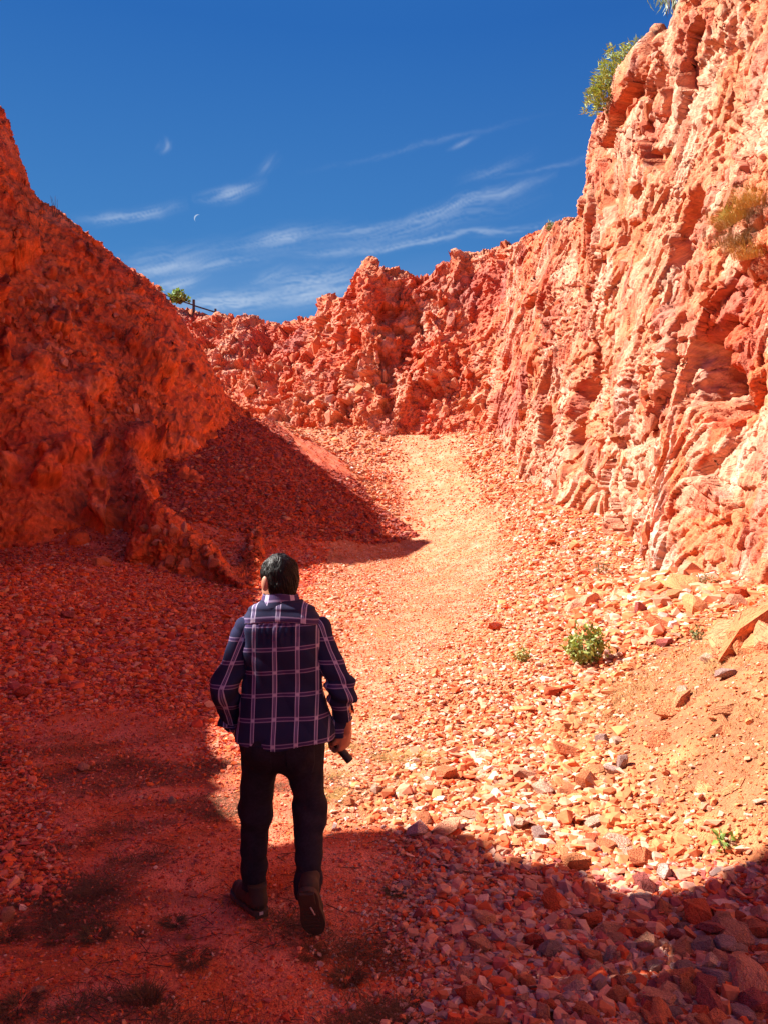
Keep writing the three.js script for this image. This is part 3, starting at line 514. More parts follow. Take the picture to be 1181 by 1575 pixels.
// the rest of the rubble: the stones that look largest are things, the remainder is one mass per kind of ground
{
  const r = rng(17), list = [], q = new THREE.Quaternion(), e = new THREE.Euler();
  const N = 330000, amax = 30 * Math.PI / 180;
  for (let i = 0; i < N; i++) {
    const a = (r() * 2 - 1) * amax, rad = 2.3 * Math.pow(46 / 2.3, Math.pow(r(), .82)), x = rad * Math.sin(a), z = -rad * Math.cos(a);
    const h = groundHeight(x, z), p = toPix(V(x, h, z)); if (!p || p[0] < -30 || p[0] > 1211 || p[1] > 1620) { r(); continue; }
    if (x > rightFoot(-z)[0] + .8) continue;
    const [cover, size, kind] = stony(x, z, p[0], p[1]), u = r();
    if (u > cover * 1.05) continue;
    let s = size * Math.exp((r() + r() + r() - 1.5) * .85) * (r() < .03 ? 1.7 : 1); s = Math.max(s, .0022 * -z);
    const px = s * 1190 / -z; if (px < 2.2) continue;
    if (heroSpots.some(([hx, hz, hr]) => Math.hypot(x - hx, z - hz) < hr)) continue;
    list.push({ x, z, h, s, kind, px, c: pick(kind, r), e: [(r() - .5) * .9, r() * 6.28, (r() - .5) * .9], k: [.75 + .65 * r(), .5 + .5 * r(), .65 + .45 * r()], y: r() < .45 ? .02 + .1 * r() : .12 + .16 * r(), v: Math.floor(r() * STONES.length) });
  }
  list.sort((a, b) => b.px - a.px);
  const LABEL = [['broken reddish stone in the shaded rubble at left', 'stones in the shade at left'], ['angular sunlit stone in the loose rubble right of the path', 'sunlit stones beside the path'], ['dark red stone on the shaded rubble cone', 'stones of the shaded cone'], ['angular stone in the shaded rubble at lower right', 'stones in the shade at lower right'], ['small pale stone on the earth bank at right', 'stones on the earth bank']];
  const tone = c => { const g = c[1] / c[0], l = c[0]; return g > .5 ? 'greyish white' : g > .4 ? 'pale pink' : g > .27 ? 'pinkish' : g > .2 ? (l > .55 ? 'orange' : 'brownish purple') : l > .55 ? 'red' : 'dark red'; };
  const shorts = heroes.map(h => [h[0], h[1], h[4].replace(/,.*/, '').split(/ (?:in|on|at|of|along|among|above|below|beside|left|right|near|beyond|next|just|behind|low) /)[0]]), marksOf = shorts.filter(h => shorts.filter(k => k[2] === h[2]).length === 1);
  const labelOf = s => {
    const p = toPix(V(s.x, s.h, s.z)), t = tone(s.c), sz = s.px > 34 ? 'big' : s.px > 24 ? 'medium' : 'small'; let best = 1e9, h = null; for (const m of marksOf) { const d = Math.hypot(m[0] - p[0], m[1] - p[1]); if (d < best) { best = d; h = m; } }
    const dx = p[0] - h[0], dy = p[1] - h[1], far = best < 55 ? 'right beside' : best < 120 ? 'a little' : 'well', dir = Math.abs(dx) > 2.2 * Math.abs(dy) ? (dx < 0 ? 'left of' : 'right of') : Math.abs(dy) > 2.2 * Math.abs(dx) ? (dy < 0 ? 'above' : 'below') : `${dy < 0 ? 'above' : 'below'} and ${dx < 0 ? 'left of' : 'right of'}`;
    const flat = s.k[1] < .62 ? 'flat' : s.k[1] > .88 ? 'blocky' : 'angular', l = `${sz} ${flat} ${t} stone ${far === 'right beside' ? 'close' : far} ${dir} the ${h[2]}`; return [l, 'stone', l.replace(' stone ', ' stones ')];
  };
  const singles = 245, place = (s, o) => { o.position.set(s.x, s.h + s.s * s.k[1] * s.y, s.z); o.rotation.set(...s.e); o.scale.set(s.s * s.k[0], s.s * s.k[1], s.s * s.k[2]); };
  for (const s of list.slice(0, singles)) {
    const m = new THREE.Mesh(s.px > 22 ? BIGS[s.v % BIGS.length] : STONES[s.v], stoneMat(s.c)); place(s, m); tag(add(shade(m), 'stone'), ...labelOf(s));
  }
  const names = ['loose reddish rubble covering the shaded left floor', 'sunlit gravel and rubble of the pit floor and slope', 'dark red scree of the shaded cone', 'mixed shaded rubble at lower right', 'grit and small stones on the earth bank'];
  const white = new THREE.MeshStandardMaterial({ color: 0xffffff, roughness: .95, map: stoneMap }), o = new THREE.Object3D(), col = new THREE.Color();
  for (let kind = 0; kind < 5; kind++) {
    const g = new THREE.Group(); let any = 0;
    for (let v = 0; v < STONES.length; v++) {
      const part_ = list.slice(singles).filter(s => s.kind === kind && s.v === v); if (!part_.length) continue; any += part_.length;
      const im = new THREE.InstancedMesh(STONES[v], white, part_.length); im.name = 'stones'; im.castShadow = im.receiveShadow = true; im.userData.kind = 'stuff';
      part_.forEach((s, i) => { place(s, o); o.updateMatrix(); im.setMatrixAt(i, o.matrix); im.setColorAt(i, col.setRGB(...s.c)); });
      g.add(im);
    }
    tag(add(g, 'rubble'), names[kind], 'rubble', null, 'stuff');
  }
}
// blocks that stand out of the cliffs
function cliffPoint(C, relief, u, v, mid) {
  const e = .02, p = sheetPoint(C, u, v, V(0, 0, 0)), a = sheetPoint(C, Math.min(u + e, C.length - 1), v, V(0, 0, 0)).sub(sheetPoint(C, u - e, v, V(0, 0, 0))), b = sheetPoint(C, u, v + e, V(0, 0, 0)).sub(sheetPoint(C, u, v - e, V(0, 0, 0)));
  const n = a.cross(b).normalize(); if (n.dot(mid.clone().sub(p)) < 0) n.negate();
  return [p.clone().addScaledVector(n, relief(p, n, u, v)), n];
}
function studs(C, relief, color, key, uRange, mid, want, rough, size, seed) {
  const r = rng(seed), list = [];
  for (let i = 0; i < want * 60 && list.length < want; i++) {
    const u = lerp(...uRange, r()), v = lerp(1.02, 3.75, r()), [p, n] = cliffPoint(C, relief, u, v, mid), s = size * Math.exp((r() + r() - 1) * .95);
    const px = toPix(p); if (!px || px[0] < -20 || px[0] > 1200 || px[1] < -20) continue;
    if (rough(p, v) < r()) continue;
    const c0 = color(p, n, u, v), t = r(), c = mixc(c0, t < .25 ? PAL.pink : t < .4 ? PAL.pale : t < .6 ? PAL.red : PAL.orange, .45);
    list.push({ p, n, s, c, px: s * 1190 / px[2], k: [.6 + .6 * r(), .7 + 1.1 * r(), .5 + .5 * r()], e: [r() * .9 - .45, r() * 6.28, r() * 1.1 - .2], v: Math.floor(r() * 14) });
  }
  list.sort((a, b) => b.px - a.px);
  const rest = [], o = new THREE.Object3D();
  list.forEach((s, i) => {
    const m = i < 290 ? new THREE.Mesh(BIGS[s.v % BIGS.length], stoneMat(s.c)) : o;
    m.position.copy(s.p).addScaledVector(s.n, -s.s * .08); m.rotation.set(...s.e); m.scale.set(s.s * s.k[0], s.s * s.k[1], s.s * s.k[2]);
    if (i < 290) { m.name = 'rock'; cliffs[key].add(shade(m)); } else { o.updateMatrix(); const g = STONES[s.v].clone().applyMatrix4(o.matrix); const c = new Float32Array(g.attributes.position.count * 3); for (let j = 0; j < c.length; j += 3) c.set(s.c, j); g.setAttribute('color', new THREE.BufferAttribute(c, 3)); rest.push(g); }
  });
  if (rest.length) { const m = part(mergeGeometries(rest), cliffMat, 'small_rocks', cliffs[key]); m.userData.kind = 'stuff'; }
}
const rz = (x, y, z, s, a, b) => p => sstep(a, b, fbm(p.x * x, p.y * y, p.z * z, 3, s));
studs(BR, reliefRight, colorRight, 'back', [1.5, 14], V(0, 4, -18), 200, rz(.3, .3, .3, 301, -.1, .4), .5, 1301);
studs(BR, reliefRight, colorRight, 'right', [14, 24.6], V(0, 4, -18), 520, rz(.4, .3, .4, 303, .05, .45), .22, 1302);
studs(LL, reliefLeft, colorLeft, 'left', [12.6, 19.9], V(4, 3, -16), 520, rz(.4, .4, .4, 305, 0, .45), .2, 1303);

// ------------------------------------------------------------------ smooth bodies from distance fields (surface nets)
const smin = (a, b, k) => { const h = clamp(.5 + .5 * (b - a) / k); return lerp(b, a, h) - k * h * (1 - h); };
function cap(x, y, z, a, b, r1, r2) {
  const dx = b[0] - a[0], dy = b[1] - a[1], dz = b[2] - a[2], t = clamp(((x - a[0]) * dx + (y - a[1]) * dy + (z - a[2]) * dz) / (dx * dx + dy * dy + dz * dz));
  return Math.hypot(x - a[0] - dx * t, y - a[1] - dy * t, z - a[2] - dz * t) - lerp(r1, r2, t);
}
const ell = (x, y, z, c, r) => { const a = (x - c[0]) / r[0], b = (y - c[1]) / r[1], d = (z - c[2]) / r[2]; return (Math.sqrt(a * a + b * b + d * d) - 1) * Math.min(r[0], r[1], r[2]); };
function nets(f, lo, hi, cell) {
  const n = [0, 1, 2].map(i => Math.ceil((hi[i] - lo[i]) / cell) + 1), nx = n[0], ny = n[1], nz = n[2], F = new Float32Array(nx * ny * nz);
  for (let k = 0; k < nz; k++) for (let j = 0; j < ny; j++) for (let i = 0; i < nx; i++) F[(k * ny + j) * nx + i] = f(lo[0] + i * cell, lo[1] + j * cell, lo[2] + k * cell);
  const id = new Int32Array(nx * ny * nz).fill(-1), P = [], I = [];
  for (let k = 0; k < nz - 1; k++) for (let j = 0; j < ny - 1; j++) for (let i = 0; i < nx - 1; i++) {
    const o = (k * ny + j) * nx + i, v = []; let neg = 0;
    for (let c = 0; c < 8; c++) { v[c] = F[o + (c & 1) + ((c >> 1) & 1) * nx + (c >> 2) * nx * ny]; if (v[c] < 0) neg++; }
    if (!neg || neg === 8) continue;
    let sx = 0, sy = 0, sz = 0, m = 0;
    for (let a = 0; a < 8; a++) for (const bit of [1, 2, 4]) if (!(a & bit)) { const b = a | bit; if ((v[a] < 0) !== (v[b] < 0)) { const t = v[a] / (v[a] - v[b]); sx += (a & 1) + (bit === 1 ? t : 0); sy += ((a >> 1) & 1) + (bit === 2 ? t : 0); sz += (a >> 2) + (bit === 4 ? t : 0); m++; } }
    id[o] = P.length / 3; P.push(lo[0] + (i + sx / m) * cell, lo[1] + (j + sy / m) * cell, lo[2] + (k + sz / m) * cell);
  }
  const quad = (a, b, c, d, fl) => { if (a < 0 || b < 0 || c < 0 || d < 0) return; if (fl) I.push(a, b, c, a, c, d); else I.push(a, c, b, a, d, c); };
  const sx = 1, sy = nx, sz = nx * ny;
  for (let k = 1; k < nz - 1; k++) for (let j = 1; j < ny - 1; j++) for (let i = 1; i < nx - 1; i++) {
    const o = (k * ny + j) * nx + i, s = F[o] < 0;
    if (s !== (F[o + sx] < 0)) quad(id[o - sy - sz], id[o - sz], id[o], id[o - sy], s);
    if (s !== (F[o + sy] < 0)) quad(id[o - sx - sz], id[o - sx], id[o], id[o - sz], s);
    if (s !== (F[o + sz] < 0)) quad(id[o - sx - sy], id[o - sy], id[o], id[o - sx], s);
  }
  const N = new Float32Array(P.length), e = cell * .6;
  for (let i = 0; i < P.length; i += 3) {
    const x = P[i], y = P[i + 1], z = P[i + 2], a = f(x + e, y, z) - f(x - e, y, z), b = f(x, y + e, z) - f(x, y - e, z), c = f(x, y, z + e) - f(x, y, z - e), l = Math.hypot(a, b, c) || 1;
    N[i] = a / l; N[i + 1] = b / l; N[i + 2] = c / l;
  }
  const g = new THREE.BufferGeometry(); g.setAttribute('position', new THREE.BufferAttribute(new Float32Array(P), 3)); g.setAttribute('normal', new THREE.BufferAttribute(N, 3)); g.setIndex(I);
  // outward faces
  const p = g.attributes.position; let t = 0; const A = V(0, 0, 0), B = V(0, 0, 0), C = V(0, 0, 0);
  for (let q = 0; q < Math.min(I.length, 900); q += 3) { A.fromBufferAttribute(p, I[q]); B.fromBufferAttribute(p, I[q + 1]).sub(A); C.fromBufferAttribute(p, I[q + 2]).sub(A); B.cross(C); t += B.x * N[I[q] * 3] + B.y * N[I[q] * 3 + 1] + B.z * N[I[q] * 3 + 2]; }
  if (t < 0) { for (let q = 0; q < I.length; q += 3) { const w = I[q]; I[q] = I[q + 1]; I[q + 1] = w; } g.setIndex(I); }
  return g;
}
const withUV = (g, f) => { const p = g.attributes.position, uv = new Float32Array(p.count * 2); for (let i = 0; i < p.count; i++) { const q = f(p.getX(i), p.getY(i), p.getZ(i), i); uv[i * 2] = q[0]; uv[i * 2 + 1] = q[1]; } g.setAttribute('uv', new THREE.BufferAttribute(uv, 2)); return g; };

// ------------------------------------------------------------------ the man in the plaid shirt
{
  const man = new THREE.Group(), PX = -.4765, PZ = -3.6, GY = groundHeight(PX, PZ);
  man.position.set(PX, GY, PZ);
  const RY = x => x - GY;                                                 // heights below are measured from y = 0 of the place
  // joints (x right, y up, z towards the camera)
  const J = {
    shL: [-.155, 1.328, .0], elL: [-.252, 1.075, .035], wrL: [-.235, .885, -.11], shR: [.172, 1.324, .0], elR: [.282, 1.06, .03], wrR: [.298, .865, -.06],
    hipL: [-.085, .84, 0], knL: [-.128, .47, -.10], anL: [-.137, .10, -.13], hipR: [.095, .84, 0], knR: [.135, .485, -.03], anR: [.142, .205, .12],
  };
  const T = [[.78, .022, .198, .14, .005], [.86, .022, .202, .142, .005], [.98, .018, .194, .132, .0], [1.12, .012, .186, .122, 0], [1.25, .010, .188, .128, .008], [1.33, .010, .188, .126, .008], [1.385, .01, .174, .112, .0], [1.43, .008, .150, .094, -.008], [1.465, .004, .098, .078, -.015], [1.50, 0, .070, .068, -.02]];
  const torso = (x, y, z, grow = 0) => {
    let i = 0; while (i < T.length - 2 && T[i + 1][0] < y) i++; const t = sstep(0, 1, clamp((y - T[i][0]) / (T[i + 1][0] - T[i][0]))), q = k => lerp(T[i][k], T[i + 1][k], t), a = q(2) + grow, b = q(3) + grow;
    const u = Math.abs(x - q(1)) / a, v = Math.abs(z - q(4)) / b; return (Math.pow(u ** 2.4 + v ** 2.4, 1 / 2.4) - 1) * Math.min(a, b);
  };
  const arm = (s, x, y, z, r) => smin(cap(x, y, z, J['sh' + s], J['el' + s], r[0], r[1]), cap(x, y, z, J['el' + s], J['wr' + s], r[1], r[2]), .03);
  // --- skin: one continuous body under the clothes, with its own finer grids for the head and the hands
  const skin = new THREE.MeshStandardMaterial({ color: new THREE.Color().setRGB(.46, .2, .115), roughness: .6 });
  const bodyF = (x, y, z) => {
    let d = Math.max(torso(x, y, z, -.03), y - 1.47, .80 - y);
    d = smin(d, cap(x, y, z, [.0, 1.38, -.01], [-.01, 1.52, -.03], .058, .054), .03);
    for (const s of ['L', 'R']) { d = smin(d, arm(s, x, y, z, [.05, .041, .03]), .03); d = smin(d, smin(cap(x, y, z, J['hip' + s], J['kn' + s], .078, .05), cap(x, y, z, J['kn' + s], J['an' + s], .05, .036), .03), .04); }
    return d;
  };
  const yaw = .75, HC = [-.016, 1.565, -.035], hx = (x, z) => [(x - HC[0]) * Math.cos(yaw) - (z - HC[2]) * Math.sin(yaw), (x - HC[0]) * Math.sin(yaw) + (z - HC[2]) * Math.cos(yaw)];
  const headF = (x, y, z) => {
    const [a, b] = hx(x, z), h = y - HC[1];
    let d = ell(a, h, b, [0, .02, .008], [.073, .086, .092]);
    d = smin(d, ell(a, h, b, [0, -.055, -.035], [.055, .062, .06]), .03); d = smin(d, ell(a, h, b, [0, -.098, -.062], [.028, .022, .026]), .03);
    d = smin(d, cap(a, h, b, [0, .0, -.09], [0, -.035, -.11], .01, .014), .012); d = smin(d, cap(a, h, b, [-.02, -.064, -.088], [.02, -.064, -.088], .008, .008), .01);
    for (const s of [-1, 1]) {
      d = -smin(-d, -(.016 - Math.hypot(a - s * .03, h - .005, b + .096)) * -1 > 0 ? 1 : 1, .0001);
      const ear = ell(a * 1, h, b, [s * .084, -.018, .014], [.015, .035, .022]); d = smin(d, ear, .008);
    }
    return smin(d, cap(a, h, b, [.003, -.06, .012], [.01, -.16, .025], .056, .062), .03);
  };
  // a hand: palm and five separate fingers, each its own bent chain; frame: f along the fingers, n out of the back of the hand, s towards the thumb
  function handF(o, f, n, curl) {
    f = f.clone().normalize(); n = n.clone().addScaledVector(f, -n.dot(f)).normalize(); const s = f.clone().cross(n), P = (a, b, c) => { const v = o.clone().addScaledVector(f, a).addScaledVector(s, b).addScaledVector(n, c); return [v.x, v.y, v.z]; };
    const bones = [];
    bones.push([P(-.02, 0, 0), P(.03, .002, 0), .026, .02, .5]);
    for (let i = 0; i < 4; i++) bones.push([P(.01, .02 - i * .014, 0), P(.075 - Math.abs(i - 1.2) * .005, .028 - i * .0185, 0), .018, .0125, .5]);
    const palm = bones.length, len = [.042, .047, .043, .033];
    for (let i = 0; i < 4; i++) {
      let a = .075 - Math.abs(i - 1.2) * .005, c = 0, ang = curl * .75, b = .028 - i * .0185, p = P(a, b, c), r = .0098 - i * .0005;
      for (let k = 0; k < 3; k++) { const L = len[i] * [1, .68, .5][k]; a += L * Math.cos(ang); c -= L * Math.sin(ang); const q = P(a, b, c); bones.push([p, q, r, r * .93, 0]); p = q; r *= .94; ang += curl * [1.05, .8, 0][k]; }
    }
    bones.push([P(.005, .024, -.004), P(.035, .05, -.016), .0155, .0125, .3]); bones.push([P(.035, .05, -.016), P(.062, .046, -.04), .0115, .0105, 0]); bones.push([P(.062, .046, -.04), P(.08, .03, -.055), .0105, .009, 0]);
    return { at: o, f: (x, y, z) => { let d = 9; for (const [a, b, r1, r2, k] of bones) { const c = cap(x, y, z, a, b, r1, r2); d = k ? smin(d, c, .012) : Math.min(d, c); } return d; } };
  }
  const hands = [];
  const wR = V(...J.wrR), wL = V(...J.wrL);
  const dirR = V(-.10, -.85, -.30).normalize(), hR = handF(wR.clone().addScaledVector(dirR, .03), dirR, V(.75, -.2, .6), 1.05);
  const dirL = V(.25, -.75, -.45).normalize(), hL = handF(wL.clone().addScaledVector(dirL, .03), dirL, V(-.8, -.1, -.2), .5);
  for (const h of [hR, hL]) hands.push(nets(h.f, [h.at.x - .13, h.at.y - .2, h.at.z - .15], [h.at.x + .13, h.at.y + .08, h.at.z + .13], .0032));
  const body = part(mergeGeometries([nets(bodyF, [-.4, .03, -.3], [.45, 1.54, .3], .012), nets(headF, [-.15, 1.39, -.19], [.12, 1.69, .11], .0038), ...hands]), skin, 'body', man);
  const eyeM = new THREE.MeshStandardMaterial({ color: 0x1a0f0a, roughness: .2 }), eyeG = new THREE.SphereGeometry(.011, 14, 10);
  for (const s of [-1, 1]) { const a = s * .03, b = -.076; const m = part(eyeG, eyeM, 'eye', body); m.position.set(HC[0] + a * Math.cos(yaw) + b * Math.sin(yaw), HC[1] + .006, HC[2] - a * Math.sin(yaw) + b * Math.cos(yaw)); }
  // --- hair: short, dark, combed into ridges
  const hairF = (x, y, z) => {
    const [a, b] = hx(x, z), h = y - HC[1];
    const ang = Math.atan2(a, b), lock = Math.abs(((ang * 9 + h * 26 + 1.2 * noise(a * 30, h * 30, b * 30, 401)) % 1 + 1) % 1 - .5) * 2, ridge = .0035 * lock + .004 * noise(a * 45 + h * 25, h * 30, b * 45, 402) + .0018 * noise(a * 160 + h * 60, h * 50, b * 160, 403);
    let d = ell(a, h, b, [0, .027, .010], [.083, .094, .1]); d = smin(d, ell(a, h, b, [-.005, -.035, .046], [.068, .066, .055]), .035);
    d += ridge - .001;
    d = Math.max(d, -(b + .052 + .6 * Math.max(0, h - .03)) * .8);                          // open over the face
    d = Math.max(d, -(h + .028 + .11 * sstep(.0, .04, b)));                                                 // stops at the ears and the nape
    for (const q of [-1, 1]) d = Math.max(d, -ell(a, h, b, [q * .088, -.02, .008], [.03, .04, .028]));
    return d;
  };
  const hairM = new THREE.MeshPhysicalMaterial({ color: new THREE.Color().setRGB(.009, .006, .005), roughness: .5, sheen: .05, specularIntensity: .4, sheenColor: new THREE.Color().setRGB(.3, .25, .2), sheenRoughness: .5 });
  part(nets(hairF, [-.14, 1.40, -.17], [.11, 1.7, .11], .0034), hairM, 'hair', man);
  {                                                                      // loose locks over the cap of hair
    const r = rng(404), P = [], I = [], q = V(0, 0, 0), gr = (x, y, z) => V(hairF(x + .004, y, z) - hairF(x - .004, y, z), hairF(x, y + .004, z) - hairF(x, y - .004, z), hairF(x, y, z + .004) - hairF(x, y, z - .004)).normalize();
    for (let i = 0; i < 1500; i++) {
      const a = r() * 6.283, h = -.05 + .17 * r(); q.set(HC[0] + Math.cos(a) * .09, HC[1] + h, HC[2] + .01 + Math.sin(a) * .1); for (let k = 0; k < 6; k++) { const d = hairF(q.x, q.y, q.z), n = gr(q.x, q.y, q.z); q.addScaledVector(n, -d); }
      if (Math.abs(hairF(q.x, q.y, q.z)) > .003) continue;
      const swirl = V(-.75 + .5 * r(), -1 - .4 * r(), .35 + .5 * r()), w = .0011 + .0008 * r(), L = .018 + .016 * r(); let o = -1;
      for (let k = 0; k <= 3; k++) { const n = gr(q.x, q.y, q.z), t = swirl.clone().addScaledVector(n, -swirl.dot(n)).normalize(), s = t.clone().cross(n), lift = .0012 + .005 * (k / 3) ** 2 * r(), m = P.length / 3, ww = w * (1 - k * .27); P.push(q.x + n.x * lift - s.x * ww, q.y + n.y * lift - s.y * ww, q.z + n.z * lift - s.z * ww, q.x + n.x * lift + s.x * ww, q.y + n.y * lift + s.y * ww, q.z + n.z * lift + s.z * ww); if (k) I.push(m - 2, m - 1, m, m - 1, m + 1, m); q.addScaledVector(t, L / 3); q.addScaledVector(n, -hairF(q.x, q.y, q.z) * .7); }
    }
    const g = new THREE.BufferGeometry(); g.setAttribute('position', new THREE.BufferAttribute(new Float32Array(P), 3)); g.setIndex(I); g.computeVertexNormals(); const hm = hairM.clone(); hm.side = THREE.DoubleSide; part(g, hm, 'locks', man.children[man.children.length - 1]);
  }
  // --- cloth
  const weave = tile(512, (u, v) => {
    const band = (t, c, w) => sstep(w * 1.08, w * .35, Math.abs(((t - c + 1.5) % 1) - .5));
    let c = [.017, .019, .062]; const put = (k, q) => { c = c.map((x, i) => lerp(x, q[i], k)); };
    const hz = .32 * band(v, .5, .11); put(hz, [.15, .06, .22]); put(.5 * band(v, .57, .026), [.44, .33, .52]); put(.5 * band(v, .43, .026), [.44, .33, .52]);
    put(.4 * band(u, .5, .11), [.16, .10, .27]); put(.8 * band(u, .578, .03), [.56, .5, .68]); put(.8 * band(u, .422, .03), [.56, .5, .68]); put(.45 * band(u, .5, .014), [.45, .38, .56]);
    put(.6 * band(u, .5, .10) * band(v, .5, .09), [.7, .62, .76]);
    const tw = .82 + .36 * tnoise(u, v, 128, 501) * (.5 + .5 * Math.sin((u + v) * 2 * Math.PI * 60)); return c.map(x => Math.pow(clamp(x * tw), 1 / 2.2));
  });
  weave.colorSpace = THREE.SRGBColorSpace;
  const clothBump = tile(256, (u, v) => { const k = .5 + .25 * Math.sin((u + v) * 2 * Math.PI * 64) + .25 * tnoise(u, v, 64, 511); return [k, k, k]; });
  const shirtM = new THREE.MeshPhysicalMaterial({ map: weave, specularIntensity: .25, roughness: .95, bumpMap: clothBump, bumpScale: .0008 });
  const yokeM = new THREE.MeshPhysicalMaterial({ map: weave, specularIntensity: .4, roughness: .9, bumpMap: clothBump, bumpScale: .0008 });
  const SX = .1005, SY = .1045;
  const wr = (x, y, z, s) => .008 * noise(x * 9 + y * 3, y * 7, z * 9, s) + .006 * noise(x * 22 + y * 9, y * 13, z * 20, s + 1) + .007 * Math.pow(1 - Math.abs(noise(x * 5 + y * 4, y * 5 - x * 3, z * 5, s + 2)), 4);
  const gather = (x, y, z) => z > 0 ? .0045 * Math.sin(x * 230 + 2 * noise(x * 20, y * 8, 0, 521)) * sstep(1.26, 1.345, y) * sstep(.14, .06, Math.abs(x)) : 0;
  const hem = (x, z) => RY(0) * 0 + .835 - .03 * sstep(-.2, .25, x) * 0 + .035 * Math.abs(x - .02) * 2 * (z > -.05 ? 1 : .5) - .012 * noise(x * 8, 1, z * 8, 523) - .012;
  const seam = x => 1.362 + .016 * Math.cos(x * 9) - .0;
  const shirtF = (x, y, z) => {
    let d = torso(x, y, z, .026 * sstep(1.05, .84, y)) + wr(x, y, z, 531) + gather(x, y, z) + .014 * sstep(-.004, .008, y - seam(x)) * (z > -.05 ? 1 : 0);
    d += .012 * Math.sin(x * 19 + y * 16 + noise(x * 6, y * 6, z * 6, 533) * 2) * sstep(1.12, .95, y) * (z > 0 ? 1 : .5) * sstep(.0, .16, x) * .8;
    d = Math.max(d, hem(x, z) - y); return Math.max(d, y - 1.462);
  };
  const tu = (x, y, z) => { const q = x - .012; return [(Math.abs(z) < .02 ? q : Math.asin(clamp(q / .23, -1, 1)) * .225) / SX + .71, (y - .05 * q + .008 * noise(x * 5, y * 5, z * 5, 541)) / SY + .43]; };
  const shirt = part(withUV(nets(shirtF, [-.27, .78, -.19], [.31, 1.49, .2], .0065), tu), shirtM, 'shirt', man);
  const yokeF = (x, y, z) => Math.max(torso(x, y, z, .005) + .8 * wr(x, y, z, 531), seam(x) - y, y - 1.47, -z - .06);
  part(withUV(nets(yokeF, [-.25, 1.33, -.14], [.27, 1.49, .17], .005), (x, y, z) => [(x + .02) / .115 + .32, (y - seam(x) - .012) / .16 + .5]), yokeM, 'yoke', shirt);
  // collar: a folded band round the neck, dipping at the front
  {
    const prof = [[.0, -.018], [.004, .012], [.0085, .026], [.0125, .022], [.017, -.010], [.026, -.038], [.0235, -.041], [.012, -.012]], P = [], U = [], I = [], n = 64;
    for (let i = 0; i <= n; i++) { const t = i / n * Math.PI * 2, c = Math.cos(t), s = Math.sin(t); prof.forEach(([r, y], k) => { const R = .060 + r * 1.7, fr = Math.max(0, -s); P.push(-.004 + c * R * 1.02, 1.474 + y - .035 * fr + (s > 0 ? 0 : 0) - .004 * Math.sin(t * 3), -.022 + s * R * 1.03); U.push(i / n * 4.2, k * .12 + .1); }); }
    const m = prof.length; for (let i = 0; i < n; i++) for (let k = 0; k < m; k++) { const a = i * m + k, b = i * m + (k + 1) % m, c = a + m, d = b + m; I.push(a, b, c, b, d, c); }
    const g = new THREE.BufferGeometry(); g.setAttribute('position', new THREE.BufferAttribute(new Float32Array(P), 3)); g.setAttribute('uv', new THREE.BufferAttribute(new Float32Array(U), 2)); g.setIndex(I); g.computeVertexNormals(); part(g, yokeM, 'collar', shirt);
  }
  // sleeves with open, hanging cuffs
  for (const s of ['L', 'R']) {
    const sh = J['sh' + s], el = J['el' + s], w = J['wr' + s], end = s === 'L' ? .98 : .62, c = [lerp(el[0], w[0], end), lerp(el[1], w[1], end), lerp(el[2], w[2], end)], sg = s === 'L' ? -1 : 1;
    const ax = V(w[0] - el[0], w[1] - el[1], w[2] - el[2]).normalize();
    const f = (x, y, z) => {
      const up = cap(x, y, z, sh, el, .068, .057), lo = cap(x, y, z, el, c, .061, s === 'L' ? .058 : .056); let d = smin(up, lo, .05);
      const t = (y - el[1]);
      d += wr(x, y, z, 551) + .009 * Math.sin((y + .5 * sg * x) * 62 + 3 * noise(x * 7, y * 7, z * 7, 553)) * sstep(.16, .02, Math.abs(t));
      d = Math.max(d, (x - c[0]) * ax.x + (y - c[1]) * ax.y + (z - c[2]) * ax.z - .012);
      return Math.max(d, -(cap(x, y, z, el, [c[0] + ax.x * .08, c[1] + ax.y * .08, c[2] + ax.z * .08], .05, .047)) - (( (x - c[0]) * ax.x + (y - c[1]) * ax.y + (z - c[2]) * ax.z) > -.06 ? 0 : .1));
    };
    const uvf = (x, y, z) => { const t = y > el[1] ? [lerp(sh[0], el[0], (sh[1] - y) / (sh[1] - el[1])), lerp(sh[2], el[2], (sh[1] - y) / (sh[1] - el[1]))] : [lerp(el[0], c[0], (el[1] - y) / (el[1] - c[1])), lerp(el[2], c[2], (el[1] - y) / (el[1] - c[1]))]; return [Math.atan2(x - t[0], z - t[1] + .001) * .063 / SX + (s === 'L' ? .5 : .16), y / SY + .1]; };
    const lo = [Math.min(sh[0], el[0], c[0]) - .1, c[1] - .09, Math.min(sh[2], el[2], c[2]) - .1], hi = [Math.max(sh[0], el[0], c[0]) + .1, sh[1] + .1, Math.max(sh[2], el[2], c[2]) + .1];
    const sl = part(withUV(nets(f, lo, hi, .0062), uvf), shirtM, 'sleeve', shirt);
    const cuffD = s === 'R' ? [[.262, .93, -.01], [.252, .835, -.005]] : [[-.245, .92, -.07], [-.258, .868, -.05]];                  // loose flap of the unbuttoned cuff
    const cf = (x, y, z) => { const a = V(x - cuffD[0][0], y - cuffD[0][1], z - cuffD[0][2]), d = V(...cuffD[1]).sub(V(...cuffD[0])), L = d.length(); d.normalize(); const t = a.dot(d), q = a.addScaledVector(d, -t); return Math.max(Math.hypot(q.x / .042, q.z / .017) * .017 - .017 + .002 * noise(x * 30, y * 30, z * 30, 557), t - L, -t) };
    part(withUV(nets(cf, [cuffD[1][0] - .06, cuffD[1][1] - .02, cuffD[1][2] - .05], [cuffD[0][0] + .06, cuffD[0][1] + .02, cuffD[0][2] + .05], .005), (x, y) => [x / SX + .1, y / SY + .2]), shirtM, 'cuff', sl);
  }
